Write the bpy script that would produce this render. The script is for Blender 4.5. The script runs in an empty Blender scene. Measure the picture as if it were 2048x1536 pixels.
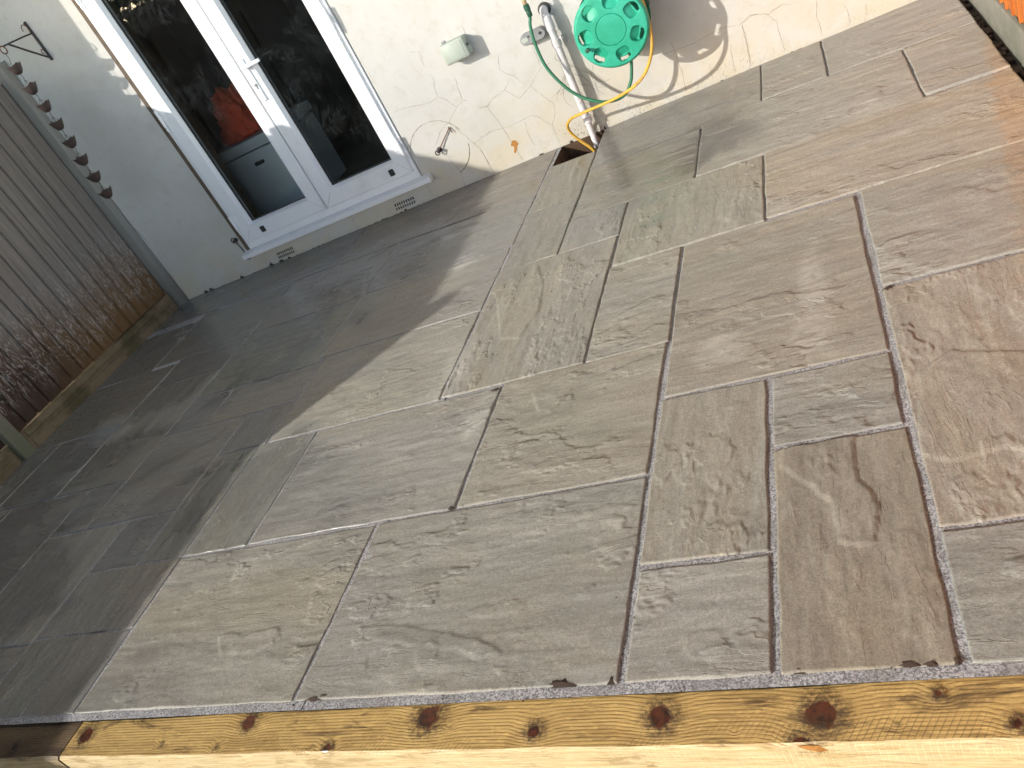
import bpy, bmesh, math, random
import numpy as np
from mathutils import Vector, Matrix

scene = bpy.context.scene
C = scene.collection
random.seed(7)
rng = np.random.default_rng(11)

# ------------------------------------------------------------------ camera
cam_d = bpy.data.cameras.new("Camera")
cam = bpy.data.objects.new("Camera", cam_d)
C.objects.link(cam)
cam_d.sensor_width = 36.0
cam_d.lens = 1598.74 / 2048 * 36.0
cam_d.clip_start = 0.05
cam_d.clip_end = 500
RC = ((0.8734001, 0.2270018, -0.4308625),
      (-0.2159175, -0.6125194, -0.7603944),
      (-0.4365225, 0.7571593, -0.4859609))
m = Matrix.Identity(4)
for i in range(3):
    m[i][0] = RC[0][i]
    m[i][1] = -RC[1][i]
    m[i][2] = -RC[2][i]
m[2][3] = 1.36
cam.matrix_world = m
scene.camera = cam

# ------------------------------------------------------------------ sky, sun, exposure
SUN_TRAVEL = Vector((0.921, 1.073, -0.64)).normalized()
to_sun = -SUN_TRAVEL
sun_el = math.asin(to_sun.z)
sun_az = math.atan2(to_sun.x, to_sun.y)
world = bpy.data.worlds.new("World")
scene.world = world
world.use_nodes = True
wn = world.node_tree
bg = wn.nodes["Background"]
sky = wn.nodes.new("ShaderNodeTexSky")
sky.sky_type = 'NISHITA'
sky.sun_disc = False
sky.sun_elevation = sun_el
sky.sun_rotation = sun_az
sky.air_density = 1.0
sky.dust_density = 1.2
sky.ozone_density = 1.0
hs = wn.nodes.new("ShaderNodeHueSaturation")
hs.inputs['Saturation'].default_value = 1.0
wn.links.new(sky.outputs[0], hs.inputs['Color'])
# added gain: bright low sky, dim overhead, to lift the shaded wall
wtc = wn.nodes.new("ShaderNodeTexCoord")
wsx = wn.nodes.new("ShaderNodeSeparateXYZ"); wn.links.new(wtc.outputs['Generated'], wsx.inputs[0])
wmr = wn.nodes.new("ShaderNodeMapRange"); wmr.interpolation_type = 'SMOOTHSTEP'
wn.links.new(wsx.outputs[2], wmr.inputs[0])
for i_, v_ in ((1, 0.0), (2, 0.56), (3, 5.6), (4, 0.12)):
    wmr.inputs[i_].default_value = v_
wmx = wn.nodes.new("ShaderNodeVectorMath"); wmx.operation = 'SCALE'
wn.links.new(hs.outputs[0], wmx.inputs[0]); wn.links.new(wmr.outputs[0], wmx.inputs['Scale'])
wn.links.new(wmx.outputs[0], bg.inputs[0])
bg.inputs[1].default_value = 0.14
sun_d = bpy.data.lights.new("Sun", 'SUN')
sun_d.energy = 3.75
sun_d.angle = math.radians(0.53)
sun_d.color = (1.0, 0.95, 0.87)
sun = bpy.data.objects.new("Sun", sun_d)
C.objects.link(sun)
sun.rotation_euler = SUN_TRAVEL.to_track_quat('-Z', 'Y').to_euler()
sun.location = (-6, -6, 8)
vs = scene.view_settings
vs.view_transform = 'Standard'
vs.look = 'None'
vs.exposure = 0.35
vs.gamma = 1.0
scene.render.engine = 'CYCLES'
scene.cycles.use_denoising = True
scene.cycles.max_bounces = 8

# ------------------------------------------------------------------ helpers: node materials
class NT:
    def __init__(self, name):
        self.m = bpy.data.materials.new(name)
        self.m.use_nodes = True
        self.t = self.m.node_tree
        self.b = self.t.nodes["Principled BSDF"]
        self.out = self.t.nodes["Material Output"]
    def n(self, typ, **kw):
        nd = self.t.nodes.new(typ)
        for k, v in kw.items():
            setattr(nd, k, v)
        return nd
    def link(self, a, b):
        self.t.links.new(a, b)
    def set(self, sock, v):
        if hasattr(v, 'is_linked') or isinstance(v, bpy.types.NodeSocket):
            self.link(v, sock)
        else:
            sock.default_value = v
    def coord(self, kind='Object'):
        return self.n("ShaderNodeTexCoord").outputs[kind]
    def attr(self, name, out='Vector'):
        return self.n("ShaderNodeAttribute", attribute_name=name).outputs[out]
    def mapping(self, vec, scale=(1, 1, 1), loc=(0, 0, 0), rot=(0, 0, 0)):
        nd = self.n("ShaderNodeMapping")
        self.link(vec, nd.inputs[0])
        nd.inputs['Location'].default_value = loc
        nd.inputs['Rotation'].default_value = rot
        nd.inputs['Scale'].default_value = scale
        return nd.outputs[0]
    def noise(self, vec, scale, detail=4, rough=0.5, dist=0.0, out='Fac'):
        nd = self.n("ShaderNodeTexNoise")
        self.link(vec, nd.inputs['Vector'])
        nd.inputs['Scale'].default_value = scale
        nd.inputs['Detail'].default_value = detail
        nd.inputs['Roughness'].default_value = rough
        nd.inputs['Distortion'].default_value = dist
        return nd.outputs['Fac' if out == 'Fac' else 'Color']
    def voro(self, vec, scale, feature='F1', out='Distance', rnd=1.0):
        nd = self.n("ShaderNodeTexVoronoi", feature=feature)
        self.link(vec, nd.inputs['Vector'])
        nd.inputs['Scale'].default_value = scale
        nd.inputs['Randomness'].default_value = rnd
        return nd.outputs[out]
    def math(self, op, a, b=0.0, c=0.0, clamp=False):
        nd = self.n("ShaderNodeMath", operation=op, use_clamp=clamp)
        self.set(nd.inputs[0], a)
        self.set(nd.inputs[1], b)
        self.set(nd.inputs[2], c)
        return nd.outputs[0]
    def vmath(self, op, a, b=(0, 0, 0), out='Vector'):
        nd = self.n("ShaderNodeVectorMath", operation=op)
        self.set(nd.inputs[0], a)
        self.set(nd.inputs[1], b)
        return nd.outputs[out]
    def mix(self, fac, a, b, blend='MIX'):
        nd = self.n("ShaderNodeMix", data_type='RGBA', blend_type=blend)
        self.set(nd.inputs[0], fac)
        for s, v in ((nd.inputs[6], a), (nd.inputs[7], b)):
            if isinstance(v, (tuple, list)):
                v = tuple(v) + ((1.0,) if len(v) == 3 else ())
            self.set(s, v)
        return nd.outputs[2]
    def step(self, v, lo, hi, a=0.0, b=1.0):
        nd = self.n("ShaderNodeMapRange", interpolation_type='SMOOTHSTEP')
        self.set(nd.inputs[0], v)
        nd.inputs[1].default_value = lo
        nd.inputs[2].default_value = hi
        nd.inputs[3].default_value = a
        nd.inputs[4].default_value = b
        return nd.outputs[0]
    def sep(self, v):
        nd = self.n("ShaderNodeSeparateXYZ")
        self.link(v, nd.inputs[0])
        return nd.outputs
    def comb(self, x, y, z):
        nd = self.n("ShaderNodeCombineXYZ")
        for s, v in zip(nd.inputs, (x, y, z)):
            self.set(s, v)
        return nd.outputs[0]
    def bump(self, h, dist=0.01, strength=1.0, normal=None):
        nd = self.n("ShaderNodeBump")
        nd.inputs['Strength'].default_value = strength
        nd.inputs['Distance'].default_value = dist
        self.link(h, nd.inputs['Height'])
        if normal is not None:
            self.link(normal, nd.inputs['Normal'])
        self.link(nd.outputs[0], self.b.inputs['Normal'])
        return nd.outputs[0]
    def base(self, col=None, rough=0.5, metal=0.0, spec=None):
        if col is not None:
            if isinstance(col, (tuple, list)):
                col = tuple(col) + ((1.0,) if len(col) == 3 else ())
            self.set(self.b.inputs['Base Color'], col)
        self.set(self.b.inputs['Roughness'], rough)
        self.b.inputs['Metallic'].default_value = metal
        if spec is not None:
            self.set(self.b.inputs['Specular IOR Level'], spec)
        return self.m

def worn(name, col, dirt, rough=0.45, scale=9.0, amount=0.5, metal=0.0, bump=0.0006, fine=160):
    """a plain coloured surface with grime blotches and fine grain"""
    n = NT(name)
    o = n.coord()
    f = n.step(n.noise(o, scale, 6, 0.65), 0.42, 0.75, 0, amount)
    g = n.noise(o, fine, 3, 0.6)
    c = n.mix(f, col, dirt)
    c = n.mix(n.math('MULTIPLY', n.step(g, 0.35, 0.75), 0.25), c, tuple(x * 0.65 for x in col))
    n.base(c, n.math('ADD', n.math('MULTIPLY', f, 0.3), rough), metal)
    n.bump(g, bump)
    return n.m

# ------------------------------------------------------------------ helpers: meshes and objects
class MB:
    def __init__(self):
        self.v = []
        self.f = []
    def add(self, vs, fs):
        k = len(self.v)
        self.v += [tuple(x) for x in vs]
        self.f += [tuple(i + k for i in f) for f in fs]
        return self
    def box(self, x0, x1, y0, y1, z0, z1, bevel=0.0, seg=2, mat=None):
        bm = bmesh.new()
        bmesh.ops.create_cube(bm, size=1.0)
        for v in bm.verts:
            v.co = Vector(((x0 + x1) / 2 + v.co.x * (x1 - x0), (y0 + y1) / 2 + v.co.y * (y1 - y0), (z0 + z1) / 2 + v.co.z * (z1 - z0)))
        if bevel:
            bmesh.ops.bevel(bm, geom=bm.edges[:], offset=bevel, segments=seg, profile=0.5, affect='EDGES')
        if mat is not None:
            bmesh.ops.transform(bm, matrix=mat, verts=bm.verts)
        bm.verts.index_update()
        self.add([v.co for v in bm.verts], [[v.index for v in f.verts] for f in bm.faces])
        bm.free()
        return self
    def cyl(self, p0, p1, r0, r1=None, n=20, cap=True):
        p0, p1 = Vector(p0), Vector(p1)
        r1 = r0 if r1 is None else r1
        d = (p1 - p0).normalized()
        e = d.orthogonal().normalized()
        g = d.cross(e)
        vs = []
        for p, r in ((p0, r0), (p1, r1)):
            for i in range(n):
                t = 2 * math.pi * i / n
                vs.append(p + e * (r * math.cos(t)) + g * (r * math.sin(t)))
        fs = [(i, (i + 1) % n, n + (i + 1) % n, n + i) for i in range(n)]
        if cap:
            fs += [tuple(reversed(range(n))), tuple(range(n, 2 * n))]
        return self.add(vs, fs)
    def lathe(self, p0, axis, prof, n=32):
        """prof: list of (radius, distance along the axis)"""
        p0 = Vector(p0); d = Vector(axis).normalized()
        e = d.orthogonal().normalized(); g = d.cross(e)
        vs = []
        for r, t in prof:
            for i in range(n):
                a = 2 * math.pi * i / n
                vs.append(p0 + d * t + e * (r * math.cos(a)) + g * (r * math.sin(a)))
        fs = []
        for k in range(len(prof) - 1):
            for i in range(n):
                fs.append((k * n + i, k * n + (i + 1) % n, (k + 1) * n + (i + 1) % n, (k + 1) * n + i))
        return self.add(vs, fs)
    def tube(self, pts, r, n=10, closed=False, taper=None):
        pts = [Vector(p) for p in pts]
        N = len(pts)
        vs = []
        e = None
        for i, p in enumerate(pts):
            d = (pts[min(i + 1, N - 1)] - pts[max(i - 1, 0)])
            d = d.normalized() if d.length > 1e-9 else Vector((0, 0, 1))
            if e is None:
                e = d.orthogonal().normalized()
            e = (e - d * e.dot(d))
            e = e.normalized() if e.length > 1e-6 else d.orthogonal().normalized()
            g = d.cross(e)
            rr = r if taper is None else r * (1 + (taper - 1) * i / (N - 1))
            for k in range(n):
                t = 2 * math.pi * k / n
                vs.append(p + e * (rr * math.cos(t)) + g * (rr * math.sin(t)))
        fs = []
        for i in range(N - 1):
            for k in range(n):
                fs.append((i * n + k, i * n + (k + 1) % n, (i + 1) * n + (k + 1) % n, (i + 1) * n + k))
        fs += [tuple(reversed(range(n))), tuple(range((N - 1) * n, N * n))]
        return self.add(vs, fs)
    def ribbon(self, pts, w, y):
        """thin strip following (x, z) points on the plane y"""
        vs, fs = [], []
        N = len(pts)
        for i in range(N):
            a = Vector(pts[max(i - 1, 0)]); b = Vector(pts[min(i + 1, N - 1)])
            d = (b - a).normalized() if (b - a).length > 1e-9 else Vector((1, 0))
            nn = Vector((-d.y, d.x))
            ww = w * (0.35 + 0.9 * random.random()) * (0.5 if i in (0, N - 1) else 1) / 2
            p = Vector(pts[i])
            vs += [(p.x + nn.x * ww, y, p.y + nn.y * ww), (p.x - nn.x * ww, y, p.y - nn.y * ww)]
        for i in range(N - 1):
            fs.append((2 * i, 2 * i + 1, 2 * i + 3, 2 * i + 2))
        return self.add(vs, fs)
    def ring(self, loops):
        """loops: list of (x0,x1,z0,z1,y) rectangles joined in order"""
        vs, fs = [], []
        for (x0, x1, z0, z1, y) in loops:
            vs += [(x0, y, z0), (x1, y, z0), (x1, y, z1), (x0, y, z1)]
        for k in range(len(loops) - 1):
            for i in range(4):
                j = (i + 1) % 4
                fs.append((4 * k + i, 4 * k + j, 4 * k + 4 + j, 4 * k + 4 + i))
        return self.add(vs, fs)
    def build(self, name, mat, parent=None, smooth=False, loc=None, rotz=0.0):
        me = bpy.data.meshes.new(name)
        me.from_pydata(self.v, [], self.f)
        bm = bmesh.new()
        bm.from_mesh(me)
        bmesh.ops.recalc_face_normals(bm, faces=bm.faces)
        bm.to_mesh(me)
        bm.free()
        me.materials.append(mat)
        o = bpy.data.objects.new(name, me)
        C.objects.link(o)
        if parent is not None:
            o.parent = parent
        if loc is not None:
            o.location = loc
            o.rotation_euler = (0, 0, rotz)
        if smooth:
            shade(o)
        return o

def shade(o, angle=40):
    for p in o.data.polygons:
        p.use_smooth = True
    try:
        o.data.set_sharp_from_angle(angle=math.radians(angle))
    except Exception:
        pass

def thing(name, label, cat, loc=(0, 0, 0), rotz=0.0, group=None):
    o = bpy.data.objects.new(name, None)
    C.objects.link(o)
    o.location = loc
    o.rotation_euler = (0, 0, rotz)
    o.empty_display_size = 0.1
    return tag(o, label, cat, group)

def tag(o, label=None, cat=None, group=None, kind=None):
    if label: o['label'] = label
    if cat: o['category'] = cat
    if group: o['group'] = group
    if kind: o['kind'] = kind
    return o

def spline(pts, per=8):
    pts = [Vector(p) for p in pts]
    out = []
    N = len(pts)
    for i in range(N - 1):
        p0 = pts[max(i - 1, 0)]; p1 = pts[i]; p2 = pts[i + 1]; p3 = pts[min(i + 2, N - 1)]
        for k in range(per):
            t = k / per
            out.append(0.5 * ((2 * p1) + (p2 - p0) * t + (2 * p0 - 5 * p1 + 4 * p2 - p3) * t * t + (3 * p1 - p0 - 3 * p2 + p3) * t ** 3))
    out.append(pts[-1])
    return out

# value noise in numpy, for geometry
_tab = rng.random((256, 256))
def vnoise(x, y):
    xi = np.floor(x).astype(int); yi = np.floor(y).astype(int)
    fx = x - xi; fy = y - yi
    fx = fx * fx * (3 - 2 * fx); fy = fy * fy * (3 - 2 * fy)
    a = _tab[xi % 256, yi % 256]; b = _tab[(xi + 1) % 256, yi % 256]
    c = _tab[xi % 256, (yi + 1) % 256]; d = _tab[(xi + 1) % 256, (yi + 1) % 256]
    return (a * (1 - fx) + b * fx) * (1 - fy) + (c * (1 - fx) + d * fx) * fy
def fbm(x, y, oct=4):
    s = 0; w = 0.5; tot = 0
    for k in range(oct):
        s = s + w * vnoise(x * 2 ** k + 17.3 * k, y * 2 ** k + 5.1 * k); tot += w; w *= 0.5
    return s / tot
def sstep(v, a, b):
    t = np.clip((v - a) / (b - a), 0, 1)
    return t * t * (3 - 2 * t)

# the house wall runs 4.36 degrees off the paving grid: local x along the wall, y into it
WA = math.atan(0.0762356)
WB = 4.6406
def wall_y(x):
    return WB + 0.0762356 * x
def on_wall(s, off, z):
    return Vector((s * math.cos(WA) + off * math.sin(WA), WB + s * math.sin(WA) - off * math.cos(WA), z))

# ------------------------------------------------------------------ materials
def stone_material():
    n = NT("riven_sandstone")
    g = n.attr('guv')
    tone = n.attr('tone', 'Color')
    pos = n.coord('Object')
    streak = n.noise(n.mapping(g, (1.5, 6.5, 1)), 1.0, 8, 0.62, 0.8)
    fine = n.noise(n.mapping(g, (16, 46, 1)), 1.0, 4, 0.65, 0.6)
    blotch = n.noise(n.mapping(g, (1.3, 2.2, 1), (4, 9, 2)), 1.0, 5, 0.6, 0.5)
    tint = n.noise(n.mapping(g, (0.9, 2.6, 1), (11, 3, 5)), 1.0, 5, 0.6, 1.0)
    lam = n.noise(n.mapping(g, (2.8, 24, 1), (7, 1, 4)), 1.0, 6, 0.75, 0.5)
    grain = n.noise(pos, 230, 2, 0.8)
    grain2 = n.noise(pos, 95, 3, 0.7)
    c = n.mix(n.step(tint, 0.42, 0.68, 0, 0.5), tone, n.mix(1.0, tone, (1.05, 0.97, 0.82), 'MULTIPLY'))
    c = n.mix(n.step(blotch, 0.50, 0.70, 0, 0.4), c, n.mix(1.0, tone, (0.88, 0.95, 0.92), 'MULTIPLY'))
    k = n.math('MULTIPLY_ADD', streak, 0.26, 0.87)
    k = n.math('MULTIPLY', k, n.math('MULTIPLY_ADD', fine, 0.45, 0.775))
    k = n.math('MULTIPLY', k, n.math('MULTIPLY_ADD', grain, 1.1, 0.45))
    k = n.math('MULTIPLY', k, n.math('MULTIPLY_ADD', grain2, 0.65, 0.675))
    k = n.math('MULTIPLY', k, n.step(lam, 0.36, 0.62, 0.91, 1.07))
    c = n.mix(1.0, c, n.comb(k, k, k), 'MULTIPLY')
    # sparse dark pits and mineral lines along the bedding
    vein = n.math('ABSOLUTE', n.math('SUBTRACT', n.noise(n.mapping(g, (1.6, 7, 1), (2, 7, 3)), 1.0, 6, 0.65, 1.2), 0.5))
    vmask = n.step(n.noise(n.mapping(g, (3, 5, 1), (8, 1, 0)), 1.0, 3), 0.56, 0.68)
    c = n.mix(n.math('MULTIPLY', n.step(vein, 0.0, 0.008, 0.5, 0.0), vmask), c, (0.085, 0.07, 0.055))
    t = n.math('MULTIPLY', n.noise(n.mapping(g, (2.4, 9.5, 1), (5, 5, 5)), 1.0, 7, 0.60, 0.5), 11.0)
    fr = n.math('FRACT', t)
    terr = n.math('ADD', n.math('FLOOR', t), n.step(fr, 0.0, 0.10))
    tm = n.step(n.noise(n.mapping(g, (1.6, 2.6, 1), (1, 2, 8)), 1.0, 4, 0.6), 0.42, 0.62)
    # short wandering chips where a layer has flaked away
    t2 = n.math('MULTIPLY', n.noise(n.mapping(g, (4.2, 7.5, 1), (9, 2, 6)), 1.0, 5, 0.55, 0.7), 4.0)
    fr2 = n.math('FRACT', t2)
    chip = n.math('ADD', n.math('FLOOR', t2), n.step(fr2, 0.0, 0.05))
    cm2 = n.step(n.noise(n.mapping(g, (3.0, 4.5, 1), (6, 6, 1)), 1.0, 4, 0.6), 0.545, 0.61)
    chip = n.math('MULTIPLY', chip, cm2)
    fe2 = n.math('MULTIPLY', n.step(fr2, 0.05, 0.11, 1.0, 0.0), n.math('MULTIPLY', cm2, n.step(n.noise(pos, 17, 3, 0.7), 0.42, 0.6)))
    c = n.mix(n.math('MULTIPLY', fe2, 0.40), c, (0.47, 0.43, 0.36))
    # freshly split edges of the layers are paler
    fe = n.math('MULTIPLY', n.math('MULTIPLY', n.step(fr, 0.0, 0.03), n.step(fr, 0.05, 0.11, 1.0, 0.0)), n.math('MULTIPLY', tm, n.step(n.noise(pos, 14, 3, 0.7), 0.45, 0.6)))
    c = n.mix(n.math('MULTIPLY', fe, 0.30), c, (0.46, 0.42, 0.36))
    # pale dusty scuffs of cement; the placed ellipses also paint in glare streaks
    sc = n.math('MULTIPLY', n.step(n.noise(pos, 2.3, 4, 0.6, 0.6), 0.58, 0.74), n.step(n.noise(pos, 34, 4, 0.7), 0.4, 0.62))
    for (ex, ey, ea, eb) in ((-.20, 2.24, .05, .28), (-.22, 1.98, .07, .12), (-1.52, 2.30, .10, .26), (-1.32, 1.98, .06, .16), (-1.82, 3.30, .16, .10), (-.48, 2.02, .10, .10), (.02, 2.22, .07, .05)):
        dd = n.vmath('LENGTH', n.vmath('MULTIPLY', n.vmath('SUBTRACT', pos, (ex, ey, 0.0)), (1 / ea, 1 / eb, 0.0)), out='Value')
        dd = n.math('ADD', dd, n.math('MULTIPLY', n.math('SUBTRACT', n.noise(pos, 22, 4, 0.7), 0.5), 1.3))
        sc = n.math('MAXIMUM', sc, n.math('MULTIPLY', n.step(dd, 0.35, 1.15, 1.0, 0.0), n.step(fine, 0.32, 0.55)))
    c = n.mix(n.math('MULTIPLY', sc, 0.42), c, (0.52, 0.50, 0.46))
    # orange-brown tint on the slabs beside the right hand fence
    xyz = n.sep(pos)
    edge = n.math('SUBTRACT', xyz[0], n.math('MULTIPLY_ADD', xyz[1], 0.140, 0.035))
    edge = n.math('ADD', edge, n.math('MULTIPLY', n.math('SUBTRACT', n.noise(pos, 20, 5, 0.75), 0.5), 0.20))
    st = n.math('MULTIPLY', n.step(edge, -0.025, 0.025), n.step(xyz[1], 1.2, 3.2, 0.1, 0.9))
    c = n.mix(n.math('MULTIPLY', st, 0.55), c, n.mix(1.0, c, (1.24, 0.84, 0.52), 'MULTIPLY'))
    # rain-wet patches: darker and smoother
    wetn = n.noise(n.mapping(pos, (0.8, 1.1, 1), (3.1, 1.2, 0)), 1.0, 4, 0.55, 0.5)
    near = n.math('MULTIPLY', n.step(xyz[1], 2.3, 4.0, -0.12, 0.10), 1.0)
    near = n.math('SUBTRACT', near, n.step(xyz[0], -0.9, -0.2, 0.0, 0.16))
    left_damp_shade = n.step(xyz[0], -3.4, -1.5, 0.18, 0.0)  # wetter to the left, which also paints shade onto those slabs
    wet = n.step(n.math('ADD', n.math('ADD', wetn, near), left_damp_shade), 0.46, 0.60)
    # water spilt on the slabs below the pipe and reel
    sp = n.vmath('MULTIPLY', n.vmath('SUBTRACT', pos, (-0.82, 3.78, 0.0)), (1.75, 2.6, 0.0))
    spd = n.math('ADD', n.vmath('LENGTH', sp, out='Value'), n.math('MULTIPLY', n.math('SUBTRACT', n.noise(pos, 5, 4, 0.6), 0.5), 0.8))
    spill = n.step(spd, 0.65, 1.1, 1.0, 0.0)
    wet = n.math('MAXIMUM', wet, n.math('MULTIPLY', spill, 1.35))
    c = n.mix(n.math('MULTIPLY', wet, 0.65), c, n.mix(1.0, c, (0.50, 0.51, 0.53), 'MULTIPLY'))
    rough = n.math('MAXIMUM', 0.14, n.math('MULTIPLY_ADD', wet, -0.42, 0.62))
    rough = n.math('MULTIPLY_ADD', n.math('SUBTRACT', fine, 0.5), 0.2, rough)
    n.base(c, rough, 0.0, n.math('MULTIPLY_ADD', wet, 0.40, 0.30))
    # relief: stepped riven layers, soft undulation, grain
    h = n.math('MULTIPLY', n.math('MULTIPLY', terr, tm), 0.0026)
    h = n.math('MULTIPLY_ADD', chip, 0.0042, h)
    h = n.math('MULTIPLY_ADD', streak, 0.0060, h)
    h = n.math('MULTIPLY_ADD', fine, 0.0022, h)
    h = n.math('MULTIPLY_ADD', lam, 0.0040, h)
    h = n.math('MULTIPLY_ADD', grain2, 0.0016, h)
    h = n.math('MULTIPLY_ADD', grain, 0.0009, h)
    h = n.math('MULTIPLY', h, n.math('MULTIPLY_ADD', n.math('MINIMUM', wet, 1.0), -0.62, 1.0))
    n.bump(h, 0.38, 1.0)
    return n.m

def mortar_material():
    n = NT("grey_mortar")
    o = n.coord()
    sp = n.noise(o, 190, 3, 0.8)
    sp2 = n.noise(o, 420, 2, 0.8)
    c = n.mix(n.step(sp, 0.35, 0.65), (0.15, 0.148, 0.160), (0.60, 0.60, 0.63))
    c = n.mix(n.step(n.noise(o, 9, 4), 0.4, 0.7, 0, 0.5), c, (0.21, 0.195, 0.19))
    n.base(c, 0.9)
    n.bump(n.math('MULTIPLY_ADD', sp, 0.004, n.math('MULTIPLY', sp2, 0.002)), 1.0, 0.9)
    return n.m

def render_material():
    """cream masonry paint on old render"""
    n = NT("cream_render")
    o = n.coord()
    xyz = n.sep(o)
    c = n.mix(n.step(n.noise(o, 2.0, 5, 0.6), 0.35, 0.7), (0.545, 0.535, 0.505), (0.49, 0.478, 0.440))
    c = n.mix(n.step(n.noise(o, 14, 5, 0.65), 0.48, 0.75, 0, 0.55), c, (0.44, 0.41, 0.345))
    low = n.step(xyz[2], 0.05, 0.55, 1.0, 0.0)
    # damp yellowed band and mould specks towards the paving
    c = n.mix(n.math('MULTIPLY', low, n.step(n.noise(o, 5, 5, 0.6), 0.35, 0.65, 0.1, 0.65)), c, (0.54, 0.475, 0.345))
    lm = n.step(xyz[2], 0.0, 0.17, 1.0, 0.0)
    rightm = n.step(xyz[0], -1.75, -1.35, 0.25, 1.0)
    rightf = n.step(xyz[0], -0.9, -0.2, 1.0, 0.3)
    mould = n.math('MULTIPLY', n.math('MULTIPLY', lm, n.math('MULTIPLY', rightm, rightf)), n.step(n.noise(n.mapping(o, (1, 1, 0.6)), 95, 4, 0.75), 0.53, 0.62))
    mould = n.math('MULTIPLY', mould, n.step(n.noise(o, 7, 4, 0.6), 0.38, 0.6))
    c = n.mix(n.math('MULTIPLY', mould, 0.85), c, (0.075, 0.07, 0.05))
    c = n.mix(n.step(n.noise(o, 60, 3, 0.8), 0.62, 0.75, 0, 0.3), c, (0.42, 0.36, 0.27))
    n.base(c, 0.75, 0, 0.3)
    h = n.math('MULTIPLY_ADD', n.noise(o, 2.2, 3), 0.012, n.math('MULTIPLY', n.noise(o, 90, 4, 0.7), 0.0012))
    h = n.math('MULTIPLY_ADD', n.noise(o, 12, 4, 0.6), 0.003, h)
    n.bump(h, 1.0, 0.6)
    return n.m

def upvc_material():
    n = NT("white_upvc")
    o = n.coord()
    f = n.step(n.noise(o, 6, 5, 0.65), 0.5, 0.8, 0, 0.4)
    c = n.mix(f, (0.82, 0.83, 0.85), (0.62, 0.60, 0.55))
    c = n.mix(n.step(n.noise(o, 120, 3, 0.8), 0.62, 0.72, 0, 0.35), c, (0.45, 0.43, 0.39))
    n.base(c, 0.32, 0, 0.5)
    n.bump(n.noise(o, 40, 3), 0.0006)
    return n.m

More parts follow.
